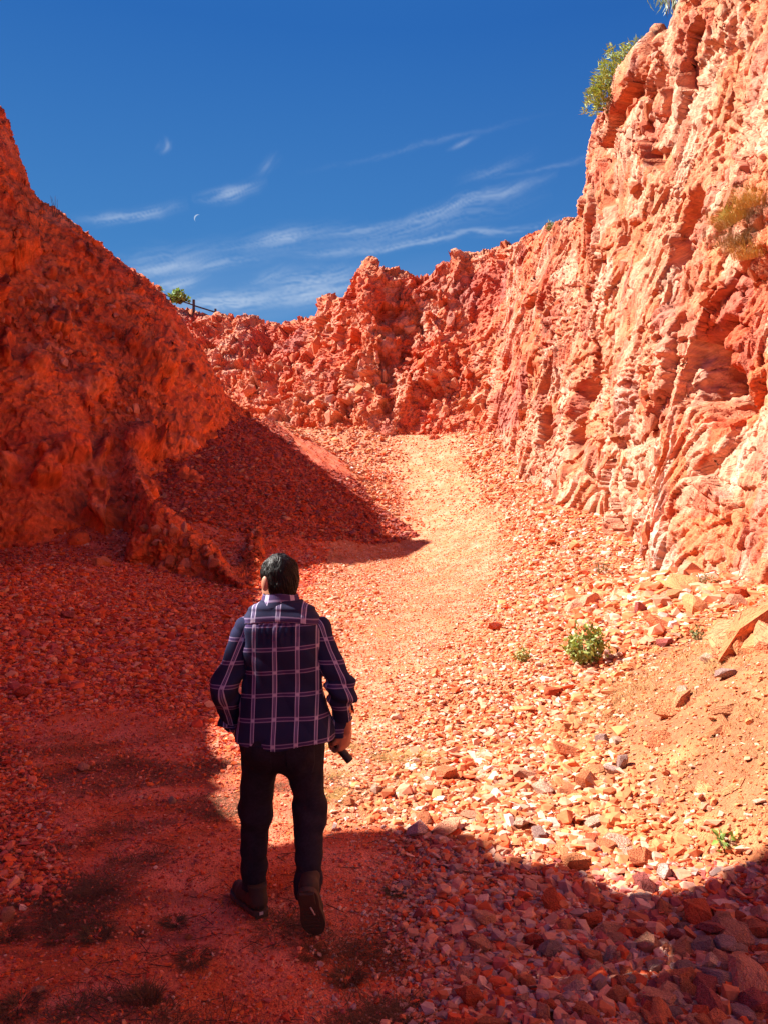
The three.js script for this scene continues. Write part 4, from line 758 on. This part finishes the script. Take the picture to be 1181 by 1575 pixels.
  // --- trousers
  const denimB = tile(256, (u, v) => { const k = .5 + .3 * Math.sin((u * 2 + v) * 2 * Math.PI * 40) + .2 * tnoise(u, v, 32, 561); return [k, k, k]; });
  const denimC = tile(256, (u, v) => { const k = .6 + .4 * tnoise(u, v, 8, 563) * .6 + .3 * (tnoise(u, v, 60, 565) - .5); return [clamp(k), clamp(k), clamp(k)]; });
  const denim = new THREE.MeshPhysicalMaterial({ specularIntensity: .3, color: new THREE.Color().setRGB(.025, .022, .038), roughness: .9, map: rep(denimC, 3), bumpMap: rep(denimB, 6), bumpScale: .001 });
  const leg = (s, x, y, z) => {
    const h = J['hip' + s], k = J['kn' + s], a = J['an' + s], b = s === 'L' ? [a[0] - .002, a[1] + .015, a[2] + .0] : [a[0] - .002, a[1] - .005, a[2] + .012];
    let d = smin(cap(x, y, z, h, k, .094, .067), cap(x, y, z, k, b, .067, .058), .06);
    const f = Math.abs(y - k[1]); d += .0035 * Math.sin(y * 58 + x * 20 + 3 * noise(x * 6, y * 6, z * 6, 571)) * sstep(.2, .03, f) + .0045 * Math.sin(y * 70 + z * 22 + 2.5 * noise(x * 8, y * 8, z * 8, 573)) * sstep(.16, .02, Math.abs(y - b[1] - .05));
    const ax = [b[0] - k[0], b[1] - k[1], b[2] - k[2]], L = Math.hypot(...ax); return Math.max(d, ((x - b[0]) * ax[0] + (y - b[1]) * ax[1] + (z - b[2]) * ax[2]) / L - .03);
  };
  const trouserF = (x, y, z) => {
    let d = smin(leg('L', x, y, z), leg('R', x, y, z), .022);
    let hips = ell(x, y, z, [.008, .845, .01], [.178, .16, .135]); hips = smin(hips, cap(x, y, z, [-.06, .83, .045], [.08, .83, .045], .098, .098), .05);
    d = smin(d, hips, .05); d += .007 * noise(x * 9, y * 7, z * 9, 575) + .003 * noise(x * 30, y * 18, z * 30, 577); return Math.max(d, y - .95);
  };
  const trousers = part(withUV(nets(trouserF, [-.26, .1, -.27], [.28, .97, .27], .0075), (x, y, z) => [x + z * .7, y]), denim, 'trousers', man);
  for (const cx of [-.082, .105]) {
    const pf = (x, y, z) => Math.max(trouserF(x, y, z) - .0045, Math.abs(x - cx) - .062 + .25 * Math.max(0, .745 - y), Math.abs(y - .765) - .072, -z);
    part(withUV(nets(pf, [cx - .08, .68, .0], [cx + .08, .85, .22], .006), (x, y) => [x, y]), denim, 'pocket', trousers);
  }
  // --- shoes: upper, sole and a worn heel edge
  const shoeM = new THREE.MeshStandardMaterial({ color: new THREE.Color().setRGB(.035, .018, .012), roughness: .8 }), soleM = new THREE.MeshStandardMaterial({ color: new THREE.Color().setRGB(.055, .03, .02), roughness: .85 }), edgeM = new THREE.MeshStandardMaterial({ color: new THREE.Color().setRGB(.5, .42, .4), roughness: .8 });
  const upperF = (x, y, z) => { let d = cap(x, y, z, [0, .055, .075], [0, .05, -.06], .041, .046); d = smin(d, cap(x, y, z, [0, .05, -.06], [.006, .038, -.15], .044, .033), .02); d = smin(d, cap(x, y, z, [0, .06, .07], [0, .12, .06], .04, .044), .02); return Math.max(d, .022 - y, y - .125) + .0012 * noise(x * 60, y * 60, z * 60, 581); };
  const upperG = withUV(nets(upperF, [-.07, .0, -.21], [.07, .15, .14], .005), (x, y, z) => [x, z]);
  const outline = new THREE.Shape(); { const o = [[0, -.19], [.03, -.178], [.05, -.13], [.052, -.07], [.042, 0], [.042, .06], [.034, .105], [0, .122], [-.034, .105], [-.042, .06], [-.04, 0], [-.048, -.07], [-.044, -.13], [-.022, -.178]]; outline.setFromPoints(new THREE.SplineCurve([...o, o[0]].map(p => new THREE.Vector2(...p))).getPoints(56)); }
  const soleG = new THREE.ExtrudeGeometry(outline, { depth: .017, bevelEnabled: true, bevelSize: .003, bevelThickness: .003, bevelSegments: 2, steps: 1 }); soleG.rotateX(Math.PI / 2); soleG.translate(0, .023, 0);
  const heelG = new THREE.BoxGeometry(.062, .014, .07, 1, 1, 1); const lug = new THREE.BoxGeometry(.07, .005, .011);
  for (const s of ['L', 'R']) {
    const sh = new THREE.Group(); sh.name = 'shoe'; man.add(sh);
    part(upperG, shoeM, 'upper', sh); part(soleG, soleM, 'sole', sh); part(heelG, soleM, 'heel', sh).position.set(0, -.002, .078);
    for (let i = 0; i < 6; i++) part(lug, soleM, 'tread', sh).position.set(0, .001, -.14 + i * .024);
    if (s === 'L') { sh.position.set(J.anL[0] - .012, .012 + groundHeight(PX - .14, PZ - .13) - GY, J.anL[2] + .005 ); sh.rotation.set(0, .62, 0); const m = part(new THREE.BoxGeometry(.018, .012, .004), edgeM, 'heel_patch', sh); m.position.set(-.01, .02, .124); }
    else { sh.rotation.order = 'YXZ'; sh.rotation.set(-1.02, -.14, .12); const toe = V(0, .02, -.165).applyEuler(sh.rotation); sh.position.set(.168 - toe.x, .028 + groundHeight(PX + .16, PZ + .1) - GY - toe.y, .085 - toe.z); const m = part(new THREE.CapsuleGeometry(.0035, .05, 4, 8), edgeM, 'sole_mark', sh); m.position.set(.012, -.0005, -.01); m.rotation.set(Math.PI / 2, 0, .25); }
  }
  tag(add(shade(man), 'person'), 'person in navy plaid shirt and dark trousers walking away, holding a short tool', 'person');
  // --- the tool in his right hand
  {
    const t = new THREE.Group(), c = hR.at.clone().addScaledVector(dirR, .068).add(man.position).add(V(-.022, -.006, -.004)), a = V(.62, -.72, .12).normalize();
    const prof = [[0, -.082], [.013, -.082], [.016, -.078], [.0165, -.02], [.0145, 0], [.019, .012], [.0195, .078], [.017, .083], [0, .083]].map(p => new THREE.Vector2(...p));
    const dark = new THREE.MeshStandardMaterial({ color: new THREE.Color().setRGB(.02, .014, .014), roughness: .6 }), brown = new THREE.MeshStandardMaterial({ color: new THREE.Color().setRGB(.13, .045, .02), roughness: .7 });
    part(new THREE.LatheGeometry(prof, 20), dark, 'grip', t);
    const s = part(new THREE.LatheGeometry([[0, -.1], [.011, -.1], [.0125, -.097], [.0125, -.08], [0, -.08]].map(p => new THREE.Vector2(...p)), 18), brown, 'wooden_end', t); s.userData.label = 'brown end of the tool';
    t.position.copy(c); t.quaternion.setFromUnitVectors(V(0, 1, 0), a); tag(add(shade(t), 'hand_tool'), 'short dark tool held low in the right hand of the man', 'tool');
  }
}

// ------------------------------------------------------------------ plants
const leafMat = (c, t = .35) => new THREE.MeshPhysicalMaterial({ color: new THREE.Color().setRGB(...c), roughness: .75, side: THREE.DoubleSide, transmission: t, thickness: 0, vertexColors: true });
const woodMat = new THREE.MeshStandardMaterial({ color: new THREE.Color().setRGB(.12, .06, .03), roughness: .9 });
function leaves(list, r, vary = .35) {                                    // folded pointed leaves: [position, direction, length, width]
  const P = [], C = [], I = [];
  for (const [p, d, L, w] of list) {
    const t = V(r() - .5, r() - .5, r() - .5).cross(d).normalize(), n = d.clone().cross(t), o = P.length / 3, k = 1 + vary * (r() * 2 - 1), y = 1 + .3 * vary * (r() * 2 - 1);
    const put = (a, b, c) => { const q = p.clone().addScaledVector(d, a * L).addScaledVector(t, b * w).addScaledVector(n, c * L); P.push(q.x, q.y, q.z); C.push(k * y, k, k); };
    put(0, 0, 0); put(.4, .5, .08); put(.4, -.5, .08); put(.45, 0, 0); put(1, 0, -.14);
    I.push(o, o + 1, o + 3, o, o + 3, o + 2, o + 1, o + 4, o + 3, o + 3, o + 4, o + 2);
  }
  const g = new THREE.BufferGeometry(); g.setAttribute('position', new THREE.BufferAttribute(new Float32Array(P), 3)); g.setAttribute('color', new THREE.BufferAttribute(new Float32Array(C), 3)); g.setIndex(I); g.computeVertexNormals(); return g;
}
function stick(a, b, r1, r2) { const d = b.clone().sub(a), g = new THREE.CylinderGeometry(r2, r1, d.length(), 5, 1); g.translate(0, d.length() / 2, 0); g.applyQuaternion(new THREE.Quaternion().setFromUnitVectors(V(0, 1, 0), d.normalize())); return g.translate(a.x, a.y, a.z); }
function shrub(name, label, category, pos, { w, h, stems, per, leaf, slim = .45, color, lean = V(0, 0, 0), seed, up = .55, group }) {
  const r = rng(seed), o = new THREE.Group(), st = [], lv = []; o.position.copy(pos);
  for (let i = 0; i < stems; i++) {
    const a = r() * 6.283, q = Math.sqrt(r()), tip = V(Math.cos(a) * q * w * .5, h * (1 - .55 * q * q) * (.7 + .4 * r()), Math.sin(a) * q * w * .5).addScaledVector(lean, h), root = V(Math.cos(a) * w * .04, -.03, Math.sin(a) * w * .04), mid = root.clone().lerp(tip, .5).add(V(Math.cos(a) * w * .06, h * .08, Math.sin(a) * w * .06));
    st.push(stick(root, mid, .006 * h + .0015, .004 * h + .001), stick(mid, tip, .004 * h + .001, .0015));
    for (let k = 0; k < per; k++) { const t = .25 + .8 * r(), p = t < .5 ? root.clone().lerp(mid, t * 2) : mid.clone().lerp(tip, t * 2 - 1), d = V(r() - .5, (r() - .35) * up * 1.6, r() - .5).normalize(); p.addScaledVector(d, leaf * .25 * r()); lv.push([p, d, leaf * (.6 + .7 * r()), leaf * slim * (.8 + .4 * r())]); }
  }
  part(mergeGeometries(st), woodMat, 'stem', o); part(leaves(lv, r), leafMat(color), 'foliage', o);
  return tag(add(o, name), label, category, group);
}
function cliffHit(C, px, py, relief, mid, u0, u1) {                       // the point of a cliff seen in a direction
  let best = 1e9, bu = 0, bv = 0; const p = V(0, 0, 0);
  for (let u = u0; u <= u1; u += .05) for (let v = 1; v <= 4.05; v += .04) { sheetPoint(C, u, v, p); const q = toPix(p); if (!q) continue; const d = Math.hypot(q[0] - px, q[1] - py) + q[2] * .3; if (d < best) { best = d; bu = u; bv = v; } }
  return cliffPoint(C, relief, bu, bv, mid);
}
function cliffSpot(C, px, py, relief, mid, u0, u1) { let x = px, y = py, h; for (let i = 0; i < 4; i++) { h = cliffHit(C, x, y, relief, mid, u0, u1); const q = toPix(h[0]); x += (px - q[0]) * .8; y += (py - q[1]) * .8; } return h; }
const RM = V(0, 4, -18), G = (px, py) => groundHit(px, py), wpx = (p, w) => w * -p.z / 1190;
{
  let p = G(901, 1022); shrub('shrub', 'small leafy green shrub growing in the sunlit rubble', 'shrub', p, { w: wpx(p, 74), h: wpx(p, 62), stems: 46, per: 16, leaf: wpx(p, 9), slim: .55, color: [.27, .33, .05], seed: 1 });
  p = G(803, 1020); shrub('weed', 'small yellow green weed left of the leafy shrub', 'weed', p, { w: wpx(p, 22), h: wpx(p, 32), stems: 14, per: 9, leaf: wpx(p, 7), color: [.32, .32, .06], seed: 2 });
  p = G(1074, 984); shrub('weed', 'tiny green weed in the rubble at the upper edge of the bank', 'weed', p, { w: wpx(p, 20), h: wpx(p, 24), stems: 10, per: 8, leaf: wpx(p, 6), color: [.17, .18, .04], seed: 3 });
  p = G(1118, 1308); shrub('seedling', 'green seedling with broad leaves on the shadow edge at right', 'weed', p, { w: wpx(p, 30), h: wpx(p, 36), stems: 6, per: 4, leaf: wpx(p, 15), slim: .6, color: [.2, .33, .05], seed: 4 });
  p = G(925, 885); shrub('weed', 'thin olive weed at the foot of the right cliff', 'weed', p, { w: wpx(p, 30), h: wpx(p, 26), stems: 14, per: 8, leaf: wpx(p, 6), slim: .25, color: [.22, .17, .05], seed: 5 });
  p = G(1086, 902); shrub('weed', 'dry yellowish weed just right of the large flat-topped boulder', 'weed', p, { w: wpx(p, 34), h: wpx(p, 22), stems: 16, per: 8, leaf: wpx(p, 7), slim: .25, color: [.28, .22, .07], seed: 6 });
  p = G(778, 672); shrub('weed', 'yellow green weeds at the cliff foot at the far end of the path', 'weed', p, { w: wpx(p, 26), h: wpx(p, 20), stems: 16, per: 10, leaf: wpx(p, 5), color: [.2, .19, .03], seed: 7 });
  p = cliffSpot(BR, 846, 350, reliefRight, RM, 14, 19)[0]; shrub('weed', 'tuft of green weeds on the rim where the cliff steps up', 'weed', p, { w: wpx(p, 26), h: wpx(p, 14), stems: 18, per: 8, leaf: wpx(p, 6), slim: .25, color: [.17, .2, .05], seed: 8 });
  p = at(277, 467, 58.5); shrub('bush', 'bright green bush growing through the fence on the far rim', 'bush', p, { w: wpx(p, 30), h: wpx(p, 21), stems: 34, per: 14, leaf: wpx(p, 6), slim: .7, color: [.2, .34, .06], seed: 9 });
  p = at(246, 452, 56); shrub('bush', 'small green sprig at the left end of the far fence', 'bush', p, { w: wpx(p, 13), h: wpx(p, 12), stems: 12, per: 8, leaf: wpx(p, 5), slim: .7, color: [.2, .34, .06], seed: 10 });
  p = at(86, 324, 26.3); { const o = new THREE.Group(); o.position.copy(p); const s = []; const r = rng(77); for (let i = 0; i < 4; i++) { const a = V((r() - .5) * .2, -.2, 0), b = V(a.x - .14 + .25 * r(), .34 + .2 * r(), .1 * (r() - .5)), m = a.clone().lerp(b, .55).add(V(.03, 0, 0)); s.push(stick(a, m, .012, .008), stick(m, b, .008, .004)); } part(mergeGeometries(s), woodMat, 'stem', o); tag(add(o, 'twig'), 'bare dark twigs standing on the rim of the left headland', 'twig'); }
  // bush that hangs over the edge of the right-hand cliff: many small clumps along the rim
  const r = rng(90), o = new THREE.Group(), lv = [], st = [], root = at(983, 92, 19.3); o.position.copy(root);
  const rim = [[988, 80, 26], [976, 86, 30], [966, 92, 34], [957, 100, 34], [949, 110, 34], [943, 122, 32], [937, 134, 30], [931, 146, 30], [923, 156, 26], [935, 160, 22]];
  for (const [x, y, w] of rim) {
    const c = at(x - 7, y - 2, 19.2).sub(root); st.push(stick(V(.1, -.1, -.2), c, .02, .008));
    for (let k = 0; k < 26; k++) { const q = V(r() - .5, r() - .5, r() - .5).multiplyScalar(wpx(root, w) * 1.05).add(c), d0 = V(-.5 + (r() - .5), .35 + (r() - .5), (r() - .5)).normalize(); for (let j = 0; j < 8; j++) lv.push([q.clone().add(V(r() - .5, r() - .5, r() - .5).multiplyScalar(.12)), d0.clone().add(V(r() - .5, r() - .5, r() - .5).multiplyScalar(.9)).normalize(), .1 + .09 * r(), .028]); }
  }
  part(mergeGeometries(st), woodMat, 'branch', o); part(leaves(lv, r), leafMat([.34, .4, .06]), 'foliage', o); tag(add(o, 'bush'), 'olive green bush hanging over the rim of the right cliff', 'bush');
  // thin crown of a tree above it, at the top edge of the picture
  const t = new THREE.Group(), tr = at(1046, 40, 17.4), tl = [], ts = []; t.position.copy(tr);
  const fork = V(-.15, 1.1, -.2); ts.push(stick(V(.2, -.9, -.2), fork, .07, .05));
  for (let i = 0; i < 26; i++) {
    const e = V(-.62 + r() * .9, .1 + r() * 2.2, (r() - .5) * 1.6), m = fork.clone().lerp(e, .55).add(V(0, .25, 0)); ts.push(stick(fork, m, .02, .012), stick(m, e, .012, .004));
    for (let k = 0; k < 16; k++) { const q = m.clone().lerp(e, r() * 1.15).add(V(r() - .5, r() - .5, r() - .5).multiplyScalar(.3)); tl.push([q, V((r() - .5) * .8, -.8, (r() - .5) * .8).normalize(), .16 + .1 * r(), .03]); }
  }
  part(mergeGeometries(ts), woodMat, 'trunk', t); part(leaves(tl, r), leafMat([.2, .28, .14], .45), 'crown', t); tag(add(t, 'tree'), 'sparse grey green tree on the rim at the top right', 'tree');
}
// grass: arching blades in tufts
function tuftGeo(seed, n, h, spread, w) {
  const r = rng(seed), P = [], I = [];
  for (let i = 0; i < n; i++) {
    const a = r() * 6.283, q = Math.sqrt(r()) * spread, L = h * (.5 + .8 * r()), out = .35 + .9 * r(), b = r() * 6.283, x0 = Math.cos(a) * q, z0 = Math.sin(a) * q, dx = Math.cos(a * .7 + b * .3), dz = Math.sin(a * .7 + b * .3), o = P.length / 3;
    for (let k = 0; k <= 3; k++) { const t = k / 3, ww = w * (1 - t * .85), x = x0 + dx * L * out * t * t, y = -.01 + L * (t - .45 * out * t * t), z = z0 + dz * L * out * t * t; P.push(x - dz * ww, y, z + dx * ww, x + dz * ww, y, z - dx * ww); if (k) { const m = o + k * 2; I.push(m - 2, m - 1, m, m - 1, m + 1, m); } }
  }
  const g = new THREE.BufferGeometry(); g.setAttribute('position', new THREE.BufferAttribute(new Float32Array(P), 3)); g.setIndex(I); g.computeVertexNormals(); return g;
}
const grassM = c => new THREE.MeshStandardMaterial({ color: new THREE.Color().setRGB(...c), roughness: .9, side: THREE.DoubleSide });
{
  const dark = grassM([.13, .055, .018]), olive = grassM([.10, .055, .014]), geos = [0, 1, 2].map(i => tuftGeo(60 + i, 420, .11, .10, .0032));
  const spots = [
    [222, 1538, 62, .9, 'dark grass tuft near the bottom edge below the man'], [28, 1550, 74, .5, 'dark grass clump in the bottom left corner'], [90, 1409, 36, .35, 'flat dark grass tuft right of the pinkish stone at left'], [148, 1438, 60, .45, 'wide dark grass tuft in the middle of the left foreground'],
    [88, 1448, 34, .6, 'small dark grass tuft below the flat one at left'], [14, 1440, 50, .5, 'dark grass tuft at the left edge of the foreground'], [212, 1437, 28, .4, 'small dark grass tuft right of the wide one'], [268, 1418, 44, .4, 'dark grass tuft left of the shoes of the man'], [536, 1505, 62, .55, 'spreading dark grass tuft right of the feet near the bottom'],
    [478, 1468, 50, .35, 'low dark grass just below the raised shoe'], [150, 1368, 60, .3, 'flat strip of dark grass high in the left foreground'], [612, 1372, 44, .3, 'dark grass at the left edge of the shaded rubble'], [300, 1475, 60, .35, 'low dark grass tuft below and left of the shoes'], [28, 1386, 44, .25, 'flat dark grass strip above the pinkish stone at left'],
  ];
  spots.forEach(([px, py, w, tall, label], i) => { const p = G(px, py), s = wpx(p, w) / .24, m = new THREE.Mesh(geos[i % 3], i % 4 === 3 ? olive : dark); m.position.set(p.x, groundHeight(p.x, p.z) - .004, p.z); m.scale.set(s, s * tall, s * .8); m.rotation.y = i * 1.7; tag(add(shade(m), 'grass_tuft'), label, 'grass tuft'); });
  // thin grass and dead stalks that nobody could count
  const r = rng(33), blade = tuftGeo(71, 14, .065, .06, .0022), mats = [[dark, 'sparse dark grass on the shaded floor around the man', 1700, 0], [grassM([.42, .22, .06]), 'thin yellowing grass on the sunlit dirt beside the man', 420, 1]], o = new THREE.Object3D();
  for (const [m, label, n, lit] of mats) {
    const M = []; let tries = 0;
    while (M.length < n && tries++ < n * 60) {
      const px = lit ? 500 + 170 * r() : 640 * r(), py = lit ? 1150 + 140 * r() : 1150 + 425 * r(), a = (px - 590.5) / 1190, d = 1.75 * 1190 / (py - 830), x = a * d, z = -d, q = fbm(x * 2.1, 5, z * 4.4, 3, 71 + lit * 9), band = lit ? 0 : .25 * Math.exp(-(((py - 1205) / 42) ** 2)) * sstep(40, 140, px);
      if (q + band < lerp(.14, .6, r())) continue;
      o.position.set(x, groundHeight(x, z) - .003, z); o.rotation.set(0, r() * 6.28, 0); const s = .5 + .8 * r(); o.scale.set(s * 1.3, s * (lit ? .45 : .4), s); o.updateMatrix(); M.push(o.matrix.clone());
    }
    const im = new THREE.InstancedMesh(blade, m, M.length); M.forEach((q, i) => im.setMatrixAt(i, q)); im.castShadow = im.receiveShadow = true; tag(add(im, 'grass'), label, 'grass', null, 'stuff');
  }
  { const M = [], st = tuftGeo(72, 10, .06, .05, .002); for (let i = 0; i < 9000 && M.length < 2200; i++) { const x = 1.2 + 2.4 * r(), z = -3.6 - 4.2 * r(), y = groundHeight(x, z), q = toPix(V(x, y, z)); if (q[1] > 1290 || fbm(x * 1.3, 4, z * 1.1, 3, 83) < lerp(-.1, .45, r()) || Math.hypot((x - 4.7) * .95, (z + 4.9) * .8) > 3.3) continue; o.position.set(x, y - .004, z); o.rotation.set(0, r() * 6.28, -.3); const s = .4 + .9 * r(); o.scale.set(s, s * .6, s); o.updateMatrix(); M.push(o.matrix.clone()); }
    const im = new THREE.InstancedMesh(st, grassM([.34, .2, .07]), M.length); M.forEach((q, i) => im.setMatrixAt(i, q)); im.castShadow = im.receiveShadow = true; tag(add(im, 'grass'), 'thin dry grass on the earth bank at right', 'grass', null, 'stuff'); }
  const tw = stick(V(-.05, 0, 0), V(.05, .004, .012), .0016, .0008), T = [];
  for (let i = 0; i < 2600; i++) { const px = 640 * r(), py = 1165 + 410 * r(), d = 1.75 * 1190 / (py - 830), x = (px - 590.5) / 1190 * d, z = -d; if (fbm(x * 1.7, 2, z * 2.5, 3, 77) < lerp(-.1, .4, r())) continue; o.position.set(x, groundHeight(x, z) + .004, z); o.rotation.set((r() - .5) * .4, r() * 6.28, (r() - .5) * .3); o.scale.setScalar(.4 + 1.1 * r() * r()); o.updateMatrix(); T.push(o.matrix.clone()); }
  const im = new THREE.InstancedMesh(tw, grassM([.06, .03, .015]), T.length); T.forEach((q, i) => im.setMatrixAt(i, q)); im.castShadow = im.receiveShadow = true; tag(add(im, 'litter'), 'dark twigs and dead stalks littering the shaded dirt', 'litter', null, 'stuff');
  // dry bush on a ledge of the right-hand cliff
  const [p, n] = cliffSpot(BR, 1152, 362, reliefRight, RM, 21, 26), b = new THREE.Group(); b.position.copy(p);
  const straw = grassM([.52, .34, .10]), brown = grassM([.34, .2, .09]), green = grassM([.36, .36, .07]), big = [tuftGeo(81, 520, .5, .34, .004), tuftGeo(82, 420, .42, .3, .004), tuftGeo(83, 120, .4, .14, .005)];
  for (const [g, m, nm, dx, dy, dz, s] of [[0, straw, 'dry_stalks', 0, .2, 0, 1.1], [1, brown, 'dry_stalks', -.1, -.25, .1, 1.05], [0, straw, 'dry_stalks', .1, -.55, .35, 1.1], [1, brown, 'dry_stalks', .2, .0, .6, 1.1], [0, straw, 'dry_stalks', .1, .35, .5, 1], [2, green, 'green_shoots', -.1, .35, -.25, 1]]) { const q = part(big[g], m, nm, b); q.position.set(dx, dy * .85, dz * .8).addScaledVector(n, .02); q.scale.setScalar(s * .8); q.rotation.set(.1, g * 2 + dx * 9, .45); }
  tag(add(b, 'bush'), 'dry straw coloured bush on a ledge of the right cliff', 'bush');
}
// ------------------------------------------------------------------ rail fence on the far rim, and the moon
{
  const o = new THREE.Group(), D = 58.5, dk = new THREE.MeshStandardMaterial({ color: new THREE.Color().setRGB(.045, .04, .05), roughness: .85 }), c0 = at(298, 470, D); o.position.copy(c0);
  const beam = (a, b, w, h, nm) => { const p = at(...a, D).sub(c0), q = at(...b, D).sub(c0), d = q.clone().sub(p), g = new THREE.BoxGeometry(w, d.length(), h), m = part(g, dk, nm, o); m.position.copy(p).addScaledVector(d, .5); m.quaternion.setFromUnitVectors(V(0, 1, 0), d.normalize()); return m; };
  beam([263, 455], [263, 472], .14, .14, 'post'); beam([245, 446], [245, 462], .14, .14, 'post'); beam([298.5, 461], [298.5, 480], .17, .17, 'post'); beam([332, 475], [332, 490], .14, .14, 'post');
  beam([240, 446.5], [263, 457], .07, .15, 'rail'); beam([240, 455], [263, 463.5], .07, .12, 'rail'); beam([263, 457.3], [298.5, 469.5], .07, .15, 'rail'); beam([298.5, 469.8], [333, 480.6], .07, .2, 'rail');
  tag(add(o, 'fence'), 'dark wooden rail fence on the far rim against the sky', 'fence');
  const s = new THREE.Shape(), R = 1, n = 24, pts = []; for (let i = 0; i <= n; i++) { const a = Math.PI * (i / n - .5); pts.push(new THREE.Vector2(-R * Math.cos(a), R * Math.sin(a))); } for (let i = n; i >= 0; i--) { const a = Math.PI * (i / n - .5); pts.push(new THREE.Vector2(-R * .66 * Math.cos(a), R * Math.sin(a))); }
  s.setFromPoints(pts); const g = new THREE.ExtrudeGeometry(s, { depth: .1, bevelEnabled: false }), m = new THREE.Mesh(g, new THREE.MeshStandardMaterial({ color: 0x000000, emissive: new THREE.Color().setRGB(.42 / EXPOSURE, .56 / EXPOSURE, .78 / EXPOSURE), emissiveIntensity: 1, roughness: 1 }));
  m.position.copy(at(305, 336, 1500)); m.scale.setScalar(6 * 1500 / 1190); m.lookAt(camera.position); m.rotateZ(-.55); tag(add(m, 'moon'), 'thin white crescent moon in the blue sky', 'moon');
}


renderer.render(scene, camera);
